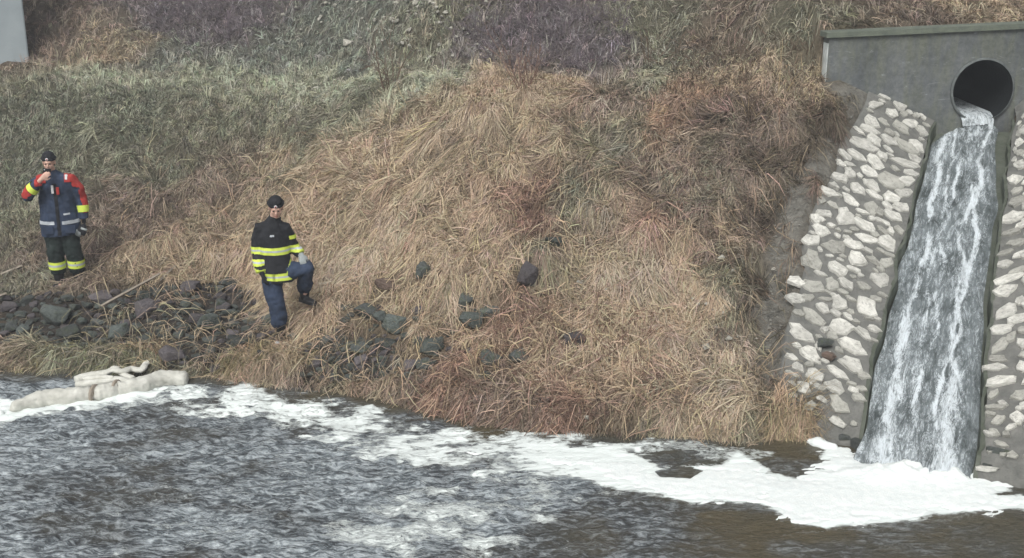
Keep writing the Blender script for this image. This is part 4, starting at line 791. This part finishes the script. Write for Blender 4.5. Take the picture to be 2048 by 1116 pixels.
# ------------------------------------------------------------------ floating boom
m_boom = pm('boom_fabric', (.36, .36, .32), (.58, .58, .53), 7, .85, .5, .01); m_boom2 = pm('hose_fabric', (.42, .42, .37), (.62, .62, .57), 9, .8, .5, .008)
def chain(pts, r, wz=0.0, sub=8, jit=.06, flat=1.0):
    Q = []; Rr = []
    for i in range(len(pts)-1):
        for q in range(sub):
            t_ = q/sub; p0, p1, p2, p3 = [Vector(pts[max(0, min(len(pts)-1, i+k))]) for k in (-1, 0, 1, 2)]
            Q.append(.5*((2*p1)+(p2-p0)*t_+(2*p0-5*p1+4*p2-p3)*t_*t_+(3*p1-p0-3*p2+p3)*t_**3)); a = r[i]*(1-t_)+r[i+1]*t_ if isinstance(r, list) else r
            a *= 1+random.uniform(-jit, jit); Rr.append((a, a*flat))
    Q.append(Vector(pts[-1])); Rr.append(((r[-1] if isinstance(r, list) else r)*.6,)*2); Rr[0] = (Rr[0][0]*.55, Rr[0][1]*.55); return Q, Rr
wb = lambda px, py, z=.05: tuple(W(px, py, z))
root = empty('containment_boom', tuple(W(200, 790, 0))); tag(root, 'fat cream coloured sausage boom floating beside the left bank', 'boom'); off = Vector(root.location)
segs = [[(20, 815), (80, 800), (140, 795), (187, 788)], [(186, 788), (212, 785), (236, 779)], [(233, 780), (275, 774), (325, 760), (376, 757)]]
for sg, rr_ in zip(segs, ([.055, .105, .11, .10], [.10, .105, .10], [.10, .11, .115, .10])):
    Q, Rr = chain([wb(*p) for p in sg], rr_, sub=7, jit=.05); mb = MB().tube([q-off for q in Q], Rr, 16); mb.remesh('float_segment', m_boom, root, .014, 2, .035, 3)
for p in ((189, 789), (233, 779)):
    c = Vector(wb(*p))-off; mb = MB(); mb.tube([c+Vector((-.015, .0, 0)), c+Vector((.015, -.004, 0))], .118, 16); mb.build('tie', m_plank, root)
root = empty('folded_hose', tuple(W(215, 765, 0))); tag(root, 'folded pale flat hose piled on the water behind the sausage boom', 'hose'); off = Vector(root.location)
for pts, r in (([(150, 762, .05), (178, 752, .07), (215, 745, .10), (230, 737, .14), (248, 750, .08), (268, 757, .06)], [.07, .06, .05, .045, .045, .04]),
               ([(150, 770, .05), (185, 766, .06), (215, 762, .07), (234, 758, .08), (262, 764, .05)], [.06, .06, .05, .05, .04]),
               ([(205, 752, .10), (222, 741, .13), (245, 743, .12), (262, 738, .10), (282, 740, .09), (291, 728, .12), (298, 724, .13)], [.035, .04, .045, .045, .045, .042, .04]),
               ([(165, 758, .09), (200, 754, .11), (228, 756, .10)], [.035, .04, .035])):
    Q, Rr = chain([tuple(W(a, b_, z)) for a, b_, z in pts], r, sub=6, flat=.75); MB().tube([q-off for q in Q], Rr, 12).remesh('hose_fold', m_boom2, root, .011, 2, .008, 5)

# ------------------------------------------------------------------ people
def cloth(name, c, rough=.85, v=.35): return pm(name, tuple(x*(1-v) for x in c), tuple(x*(1+v) for x in c), 6, rough, .5, .012)
m_skin = pm('skin', (.50, .31, .24), (.60, .39, .31), 10, .55, .1, .002); m_black = cloth('black_cloth', (.014, .015, .018)); m_navy = cloth('navy_cloth', (.028, .042, .075)); m_red = cloth('red_cloth', (.34, .035, .03), v=.2)
m_yel = cloth('fluorescent_yellow', (.60, .72, .10), .6, .12); m_sil = cloth('silver_tape', (.42, .45, .48), .45, .12); m_troud = cloth('dark_green_trousers', (.014, .022, .02)); m_jean = cloth('blue_trousers', (.028, .042, .075)); m_boot = pm('black_rubber', (.012, .012, .013), (.022, .022, .024), 9, .45, .2, .004)
m_white = cloth('white_badge', (.55, .55, .55), .6, .1); m_eye = pm('dark_eye', (.01, .01, .01), (.02, .015, .01), 5, .3, 0); m_hair = pm('dark_hair', (.02, .015, .012), (.035, .025, .02), 30, .6, .3, .003); m_lip = pm('lips', (.35, .14, .12), (.4, .17, .14), 9, .5, 0); m_glove = cloth('glove_grey', (.30, .33, .33), .7)
def hand(mb, wrist, d, palm_n, curl=.5, side=1, s=1.0):
    """palm, four jointed fingers, thumb; d along the hand, palm_n out of the palm"""
    d = Vector(d).normalized(); n = Vector(palm_n); n = (n-d*n.dot(d)).normalized(); a = d.cross(n)*side; w0 = Vector(wrist)
    mb.tube([w0-d*.02, w0+d*.02*s, w0+d*.05*s, w0+d*.085*s], [(.026, .020), (.034, .017), (.040, .016), (.038, .013)], 12, up=tuple(n))
    for i, (L_, o) in enumerate(((.070, -.030), (.078, -.010), (.073, .010), (.058, .029))):
        p = w0+d*(.078-.004*abs(i-1.3))*s+a*o*s; pts = [p-d*.015]; ang = 0; dd = d
        for f in (.42, .33, .25): pts.append(pts[-1]+dd*L_*f*1.15*s); ang += curl*.9; dd = (d*math.cos(ang)+n*math.sin(ang)).normalized()
        pts.append(pts[-1]+dd*.01); mb.tube(pts, [.0095, .0095, .0088, .008, .006], 8)
    p = w0+d*.025*s-a*.030*s; t1 = (d*.75-a*.65+n*.25).normalized(); t2 = (d*.9-a*.1+n*.5).normalized()
    mb.tube([p, p+t1*.035*s, p+t1*.035*s+t2*.03*s, p+t1*.035*s+t2*.05*s], [.013, .012, .0105, .008], 8)
def headshape(mb, c, M):
    c = Vector(c); q = lambda v: c+M @ Vector(v)
    mb.ball(q((0, .012, .035)), (.076, .095, .092), 20, M=M); mb.ball(q((0, -.022, -.03)), (.060, .066, .075), 18, M=M); mb.ball(q((0, -.045, -.085)), (.034, .030, .026), 12, M=M)
    mb.tube([q((0, -.085, .012)), q((0, -.105, -.018)), q((0, -.098, -.032))], [.009, .014, .010], 10); mb.ball(q((0, -.083, .028)), (.048, .014, .011), 12, M=M)
    for s_ in (-1, 1): mb.ball(q((s_*.076, .012, -.005)), (.010, .020, .032), 10, M=M); mb.ball(q((s_*.038, -.062, -.02)), (.022, .020, .020), 10, M=M)
    mb.ball(q((0, -.083, -.056)), (.024, .010, .008), 10, M=M)
def faceparts(root, c, M, body):
    c = Vector(c); q = lambda v: c+M @ Vector(v)
    for s_ in (-1, 1): mb = MB(); mb.ball(q((s_*.029, -.083, .008)), (.011, .008, .007), 10, M=M); mb.build('eye', m_eye, root)
    mb = MB(); mb.ball(q((0, -.090, -.056)), (.022, .008, .006), 10, M=M); mb.build('mouth', m_lip, root)
    mb = MB(); mb.ball(q((0, .035, .0)), (.080, .080, .075), 16, M=M); mb.build('hair', m_hair, root)
def beanie(root, c, M, badge=True):
    c = Vector(c); q = lambda v: c+M @ Vector(v); mb = MB(); V = []; rings = [(.084, .042, 0), (.087, .060, 0), (.087, .080, 0), (.080, .108, .005), (.062, .130, .01), (.034, .143, .012), (.004, .147, .012)]
    mb.tube([q((0, .012+o, z)) for r_, z, o in rings], [(r_*.93, r_*1.08) for r_, z, o in rings], 24, up=(0, 0, 1)); k = mb.build('beanie', m_black, root)
    mb = MB(); mb.tube([q((0, .012, .034)), q((0, .012, .066))], (.087, .101), 24); mb.build('cuff', m_black, k)
    mb = MB(); mb.ball(q((0, -.090, .072)), (.020, .008, .019), 12, M=M); mb.ball(q((0, -.097, .072)), (.010, .004, .010), 8, M=M, mi=1); mb.build('badge', [m_white, m_red], k)
def band(root, p0, p1, r0, r1, mats=(0, 1, 0), name='reflective_band', k=24, only=None):
    p0, p1 = Vector(p0), Vector(p1); e = [0, .36, .64, 1]; f = lambda t_: tuple((a*(1-t_)+b_*t_) for a, b_ in zip(r0, r1))
    mb = MB(); mb.tube([p0.lerp(p1, t_) for t_ in e], [f(t_) for t_ in e], k, cap=False, mid=mats); return mb.build(name, [m_yel, m_sil], root)
def patch(src, pred, off, mat, name, parent):
    me = src.data; n = len(me.vertices); co = np.empty(n*3, np.float32); me.vertices.foreach_get('co', co); co = co.reshape(-1, 3); no = np.empty(n*3, np.float32); me.vertices.foreach_get('normal', no); no = no.reshape(-1, 3)
    k = pred(co, no); fs = [p.vertices[:] for p in me.polygons if all(k[i] for i in p.vertices)]
    if not fs: return None
    us = sorted({i for f_ in fs for i in f_}); mp = {i: j for j, i in enumerate(us)}; V = co[us]+no[us]*off
    o = link(name, bpy.data.meshes.new(name), parent); o.data.from_pydata(V.tolist(), [], [tuple(mp[i] for i in f_) for f_ in fs]); o.data.materials.append(mat); o.data.polygons.foreach_set('use_smooth', [True]*len(fs)); o.data.update(); return o
def boot(mb, ank, fwd, h=.26, r=.062):
    a = Vector(ank); f = Vector(fwd).normalized(); g = Vector((a.x, a.y, a.z-.085))
    mb.tube([a+Vector((0, 0, h-.085)), a+Vector((0, 0, .06)), a, g+Vector((0, 0, .045))], [r+.004, r, r*.85, r*.8], 14)
    mb.tube([g-f*.075+Vector((0, 0, .035)), g+Vector((0, 0, .045)), g+f*.10+Vector((0, 0, .038)), g+f*.175+Vector((0, 0, .028))], [(.036, .033), (.046, .042), (.050, .036), (.036, .024)], 14)
    mb.tube([g-f*.09+Vector((0, 0, .010)), g+Vector((0, 0, .010)), g+f*.12+Vector((0, 0, .010)), g+f*.195+Vector((0, 0, .010))], [(.036, .011), (.046, .011), (.053, .011), (.034, .011)], 14)
def person(px, py, topy, label, rz):
    c = P(px, py); q = depth_ppm(c); s_ = (py-topy)/q/cP/1.80; print('PERSON', c, 'scale', s_)
    root = empty('person', tuple(c-np.array([0, 0, .02])), rz); root.scale = (s_,)*3; tag(root, label, 'person'); return root
# the one photographing
p1 = person(135, 569, 307, 'person in navy and red jacket with black beanie photographing from the slope at the left', R(14))
p1.scale.x *= .95; hc = (-.055, -.03, 1.655); M = Matrix.Rotation(R(-6), 3, 'Z') @ Matrix.Rotation(R(8), 3, 'X')
bd = MB(); headshape(bd, hc, M); bd.tube([(-.055, .0, 1.60), (-.04, .01, 1.50), (-.02, .02, 1.42)], [.055, .058, .09], 14)
bd.tube([(-.01, .02, .86), (0, .02, 1.05), (-.01, .02, 1.25), (-.02, .02, 1.42)], [(.15, .10), (.14, .10), (.17, .12), (.15, .09)], 18)
ra = [(-.19, .0, 1.41), (-.35, -.15, 1.27), (-.145, -.235, 1.49)]; la = [(.18, .0, 1.41), (.29, .03, 1.17), (.315, -.03, .93)]
for a in (ra, la): bd.tube(a[:2], [.05, .042], 12); bd.tube(a[1:], [.042, .028], 12)
for x0_, x1_ in ((-.10, -.10), (.10, .145)): bd.tube([(x0_, .02, .90), ((x0_+x1_)/2, .0, .48), (x1_, .03, .09)], [.08, .055, .038], 12); bd.tube([(x1_, .05, .05), (x1_, -.10, .03)], [.032, .03], 10)
hand(bd, ra[2], (.75, -.1, .55), (.2, 1, .0), .75, 1); hand(bd, la[2], (0, -.05, -1), (-1, -.1, 0), .7, -1)
body = bd.remesh('body', m_skin, p1, .0075, 1); patch(body, lambda c, n: (c[:, 0] > .2) & (c[:, 2] < .97) & (c[:, 2] > .6), .003, m_black, 'glove', body); faceparts(p1, hc, M, body); beanie(p1, hc, M)
jk = MB(); jk.tube([(0, .02, .70), (-.005, .02, .84), (-.01, .02, 1.0), (-.01, .02, 1.2), (-.015, .02, 1.34), (-.03, .02, 1.44), (-.06, .01, 1.53)], [(.262, .165), (.262, .165), (.245, .16), (.24, .155), (.215, .145), (.15, .12), (.08, .08)], 24)
jk.tube([(-.055, .0, 1.50), (-.055, .0, 1.56)], [(.085, .085), (.08, .085)], 16)
jk.tube([(-.09, .01, 1.42), ra[0], (-.285, -.07, 1.36), ra[1]], [.10, .098, .088, .078], 16); jk.tube([ra[1], (-.265, -.19, 1.375), (-.18, -.222, 1.455)], [.078, .07, .056], 16); jk.ball(ra[1], .08, 14)
jk.tube([(.06, .01, 1.42), la[0], (.26, .02, 1.3), la[1]], [.09, .088, .088, .078], 16); jk.tube([la[1], (.31, .0, 1.05), (.315, -.025, .90)], [.078, .07, .058], 16)
J = jk.remesh('jacket', m_navy, p1, .011, 2, .022, 4)
patch(J, lambda c, n: ((c[:, 0] > .255) & (c[:, 2] > .98) & (n[:, 0] > .1)) | ((c[:, 2] > 1.40+.2*np.maximum(.10-np.abs(c[:, 0]), 0)*5) & (np.abs(c[:, 0]) > .115) & (np.abs(c[:, 0]) < .24)) | ((c[:, 0] > .2) & (c[:, 2] > 1.33) & (n[:, 0] > -.1)), .004, m_red, 'red_shoulder_panel', J)
patch(J, lambda c, n: (c[:, 0] < -.29) & (n[:, 2] > -.3) & (c[:, 2] > 1.24) & (c[:, 2] < 1.40) & (n[:, 0] < .3), .004, m_red, 'red_sleeve_panel', J)
band(J, (-.29, -.178, 1.345), (-.24, -.20, 1.395), (.085, .085), (.077, .077), (0, 0, 0), 'yellow_cuff'); band(J, (.312, -.005, 1.075), (.314, -.02, .99), (.082, .082), (.072, .072), (0, 0, 0), 'yellow_cuff')
patch(J, lambda c, n: (np.abs(c[:, 2]-.885) < .032) & (n[:, 1] < .4) & (np.abs(c[:, 0]+.01) > .045) & (np.abs(c[:, 0]) < .262) & (c[:, 1] < .1), .005, m_sil, 'silver_waist_band', J)
patch(J, lambda c, n: (np.abs(c[:, 2]-.995) < .014) & (c[:, 0] > .06) & (c[:, 0] < .15) & (n[:, 1] < -.2), .005, m_sil, 'pocket_strip', J); patch(J, lambda c, n: (np.abs(c[:, 2]-1.46) < .03) & (c[:, 0] > .12) & (c[:, 0] < .17) & (n[:, 1] < .3), .009, m_white, 'shoulder_badge', J)
patch(J, lambda c, n: (np.abs(c[:, 0]+.01) < .028) & (n[:, 1] < -.4) & (c[:, 2] > .72) & (c[:, 2] < 1.4), .006, m_black, 'zip_flap', J)
for sgn, x_ in ((0, -.15), (1, .13)):
    mb = MB(); mb.box((x_, -.145, .80), (.14, .012, .10)); mb.build('pocket', m_navy, J, False)
mb = MB(); mb.box((-.035, -.150, 1.33), (.03, .03, .10)); k = mb.build('radio_strap', m_white, J, False); mb = MB(); mb.box((.03, -.150, 1.31), (.035, .03, .09)); mb.build('red_tag', m_red, J, False)
tr = MB()
for x0_, x1_ in ((-.11, -.105), (.105, .145)): tr.tube([(x0_*.9, .02, .88), (x0_, .02, .7), ((x0_+x1_)/2, .0, .46), (x1_, .02, .26), (x1_, .03, .19)], [(.13, .13), (.125, .125), (.112, .115), (.105, .108), (.10, .10)], 18)
Tq = tr.remesh('trousers', m_troud, p1, .011, 2, .028, 8)
for x_ in (-.105, .143): band(Tq, (x_, .015, .355), (x_, .02, .255), (.118, .122), (.114, .118))
for x_, f_ in ((-.105, (-.25, -1, 0)), (.148, (.2, -1, 0))): mb = MB(); boot(mb, (x_, .03, .085), f_, .26, .072); mb.remesh('boot', m_boot, p1, .008, 1)
# gloves hanging from the lowered hand, camera phone at the face
g = MB(); g.tube([(.29, -.06, .82), (.25, -.08, .75), (.20, -.08, .69)], [(.035, .02), (.045, .022), (.03, .015)], 12); g.tube([(.31, -.07, .83), (.30, -.1, .74), (.27, -.09, .70)], [(.03, .02), (.04, .02), (.03, .015)], 12)
g = g.remesh('work_gloves', m_black, None, .008, 1); mb = MB(); mb.tube([(.245, -.08, .745), (.205, -.08, .695)], [(.05, .026), (.04, .022)], 12); mb.build('pale_cuff', m_glove, g); mb = MB(); mb.tube([(.31, -.095, .79), (.30, -.10, .765)], [(.044, .026), (.044, .026)], 12); mb.build('pale_cuff', m_glove, g)
bpy.context.view_layer.update(); MW = Matrix.LocRotScale(p1.location, p1.rotation_euler, p1.scale)
g.matrix_world = MW; tag(g, 'pair of black and pale work gloves held in the lowered hand of the photographing person', 'gloves')
m_phone = pm('phone_black', (.01, .01, .012), (.02, .02, .022), 5, .3, 0)
mb = MB(); Mp = Matrix.Rotation(R(8), 3, 'Y'); mb.box((-.07, -.185, 1.585), (.10, .010, .055), Mp); ph = mb.build('phone', m_phone, None, False); mb = MB(); mb.ball((-.10, -.191, 1.597), (.008, .003, .008), 10); mb.build('lens', m_sil, ph)
bv = ph.modifiers.new('b', 'BEVEL'); bv.width = .004; ph.matrix_world = MW; tag(ph, 'small dark phone held up before the face of the photographing person', 'phone')

# the one stepping up the slope
p2 = person(563, 678, 389, 'person in black firefighter jacket with yellow bands stepping on the bank and looking down', R(6))
hc = (.03, -.05, 1.635); M = Matrix.Rotation(R(4), 3, 'Z') @ Matrix.Rotation(R(20), 3, 'X')
fp = P(598, 600); l2 = (Matrix.Rotation(-R(6), 3, 'Z') @ Vector(fp-np.array(p2.location)))/p2.scale[0]; print('FOOT2', l2)
an2 = Vector((.28, .25, .47)); hip2 = Vector((.07, .03, .84)); ax = an2-hip2; kn = Vector((.33, .04, .88)); print('KNEE', kn, ax.length)
bd = MB(); headshape(bd, hc, M); bd.tube([(.02, -.01, 1.58), (.0, .02, 1.50), (-.04, .03, 1.42)], [.055, .058, .09], 14)
bd.tube([(-.01, .02, .84), (-.02, .03, 1.05), (-.03, .03, 1.25), (-.04, .03, 1.42)], [(.14, .10), (.13, .10), (.17, .12), (.15, .09)], 18)
ra = [(-.175, .02, 1.38), (-.225, .03, 1.09), (-.17, -.10, .86)]; la = [(.115, .03, 1.38), (.20, .09, 1.11), (float(kn.x)-.05, float(kn.y)-.02, float(kn.z)+.17)]
for a in (ra, la): bd.tube(a[:2], [.05, .042], 12); bd.tube(a[1:], [.042, .028], 12)
an1 = Vector((0, .0, .085)); kn1 = Vector((-.03, -.03, .47)); hip1 = Vector((-.10, .03, .86))
bd.tube([hip1, kn1, an1], [.085, .055, .038], 12); bd.tube([hip2, kn, an2], [.085, .055, .038], 12)
hand(bd, ra[2], (.35, -.25, -1), (1, .3, 0), .5, 1); hand(bd, la[2], tuple(Vector((.25, -.3, -1))), (.2, .3, -1), .5, -1)
body = bd.remesh('body', m_skin, p2, .0075, 1); patch(body, lambda c, n: (c[:, 0] < -.09) & (c[:, 2] < .9) & (c[:, 2] > .6) & (c[:, 1] < -.04), .003, m_black, 'glove', body); patch(body, lambda c, n: (c[:, 0] > .2) & (c[:, 2] < float(kn.z)+.22) & (c[:, 2] > float(kn.z)+.06), .003, m_glove, 'glove', body); faceparts(p2, hc, M, body); beanie(p2, hc, M)
jk = MB(); jk.tube([(-.0, .02, .735), (-.005, .02, .85), (-.02, .03, 1.0), (-.03, .03, 1.2), (-.04, .03, 1.32), (-.02, .02, 1.42), (.005, .01, 1.51)], [(.19, .145), (.185, .145), (.18, .14), (.185, .14), (.17, .13), (.115, .105), (.072, .075)], 24)
jk.tube([(.0, .02, 1.47), (.015, .01, 1.525)], [(.075, .075), (.072, .072)], 16)
jk.tube([(-.08, .02, 1.40), ra[0], (-.21, .03, 1.25), ra[1]], [.08, .078, .074, .068], 16); jk.tube([ra[1], (-.205, -.03, .98), (-.18, -.085, .885)], [.068, .066, .056], 16); jk.ball(ra[1], .069, 14)
la_ = [Vector(v) for v in la]; jk.tube([(.02, .02, 1.40), la_[0], (la_[0]+la_[1])/2, la_[1]], [.08, .078, .074, .068], 16); jk.tube([la_[1], (la_[1]+la_[2])/2, la_[1].lerp(la_[2], .9)], [.068, .064, .055], 16); jk.ball(la_[1], .069, 14)
J = jk.remesh('jacket', m_black, p2, .011, 2, .022, 14)
def bandp(z0_, z1_, pr=lambda c: np.ones(len(c), bool)):
    h_ = z1_-z0_
    for a, b_, m_ in ((0, .38, m_yel), (.34, .66, m_sil), (.62, 1, m_yel)): patch(J, lambda c, n: (c[:, 2] > z0_+h_*a-.004) & (c[:, 2] < z0_+h_*b_+.004) & pr(c), .005, m_, 'reflective_band', J)
bandp(1.085, 1.175, lambda c: c[:, 0] < .34)
bandp(.775, .865, lambda c: (np.abs(c[:, 0]) < .21) & (c[:, 0] > -.20) & (c[:, 1] > -.14))
bandp(.955, 1.03, lambda c: c[:, 0] < -.13)
patch(J, lambda c, n: (c[:, 2] > 1.24) & (c[:, 2] < 1.30) & (c[:, 0] > .15), .005, m_yel, 'shoulder_tape', J); patch(J, lambda c, n: (c[:, 0] < -.12) & (c[:, 2] < .93) & (c[:, 2] > .87) & (c[:, 1] < -.0), .005, m_yel, 'cuff_tape', J)
patch(J, lambda c, n: (c[:, 2] > .84) & (c[:, 2] < 1.03) & (np.abs(c[:, 0]-(.125+.9*(c[:, 2]-.86)**1*.3)) < .018) & (n[:, 1] < -.2), .006, m_yel, 'front_edge_tape', J)
patch(J, lambda c, n: (np.abs(c[:, 2]-1.315) < .012) & (np.abs(c[:, 0]+.03) < .03) & (n[:, 1] < -.4), .006, m_sil, 'chest_badge', J); patch(J, lambda c, n: (np.abs(c[:, 0]+.03) < .02) & (n[:, 1] < -.4) & (c[:, 2] > .74) & (c[:, 2] < 1.07), .005, m_black, 'zip_flap', J)
tr = MB(); tr.tube([hip1+Vector((.03, 0, .04)), hip1.lerp(kn1, .4), kn1, kn1.lerp(an1, .6), an1+Vector((0, 0, .12))], [(.135, .13), (.118, .118), (.10, .105), (.10, .10), (.092, .092)], 18)
tr.tube([hip2+Vector((-.03, 0, .02)), hip2.lerp(kn, .5), kn, kn.lerp(an2, .5), an2+Vector((0, 0, .09))], [(.12, .12), (.112, .112), (.10, .10), (.095, .095), (.085, .085)], 18); tr.ball(kn, .10, 14)
tr.remesh('trousers', m_jean, p2, .011, 2, .03, 18)
mb = MB(); boot(mb, an1, (-.1, -1, 0), .26, .064); bt = mb.remesh('boot', m_boot, p2, .008, 1); mb = MB(); mb.ball(an1+Vector((-.03, -.20, -.035)), (.03, .022, .02), 12); mb.build('pale_toe', m_white, bt)
mb = MB(); boot(mb, an2, (.7, -.7, 0), .24, .064); mb.remesh('boot', m_boot, p2, .008, 1)
print('TRIS', sum(len(o.data.loop_triangles) if o.data.loop_triangles else sum(len(p.vertices)-2 for p in o.data.polygons) if len(o.data.polygons) < 5000 else len(o.data.polygons)*2 for o in S.objects if o.type == 'MESH'))

hz = MB(); hz.box((0, 20, 6), (120, 76, 17)); m_hz = bpy.data.materials.new('haze'); m_hz.use_nodes = True; t = m_hz.node_tree; t.nodes.remove(t.nodes['Principled BSDF'])
pv = t.nodes.new('ShaderNodeVolumePrincipled'); pv.inputs['Density'].default_value = .0034; pv.inputs['Color'].default_value = (.9, .95, 1, 1); pv.inputs['Anisotropy'].default_value = .1
t.links.new(pv.outputs[0], t.nodes['Material Output'].inputs['Volume']); tag(hz.build('haze', m_hz, None, False), 'thin damp haze over the river bank', 'haze', kind='stuff')
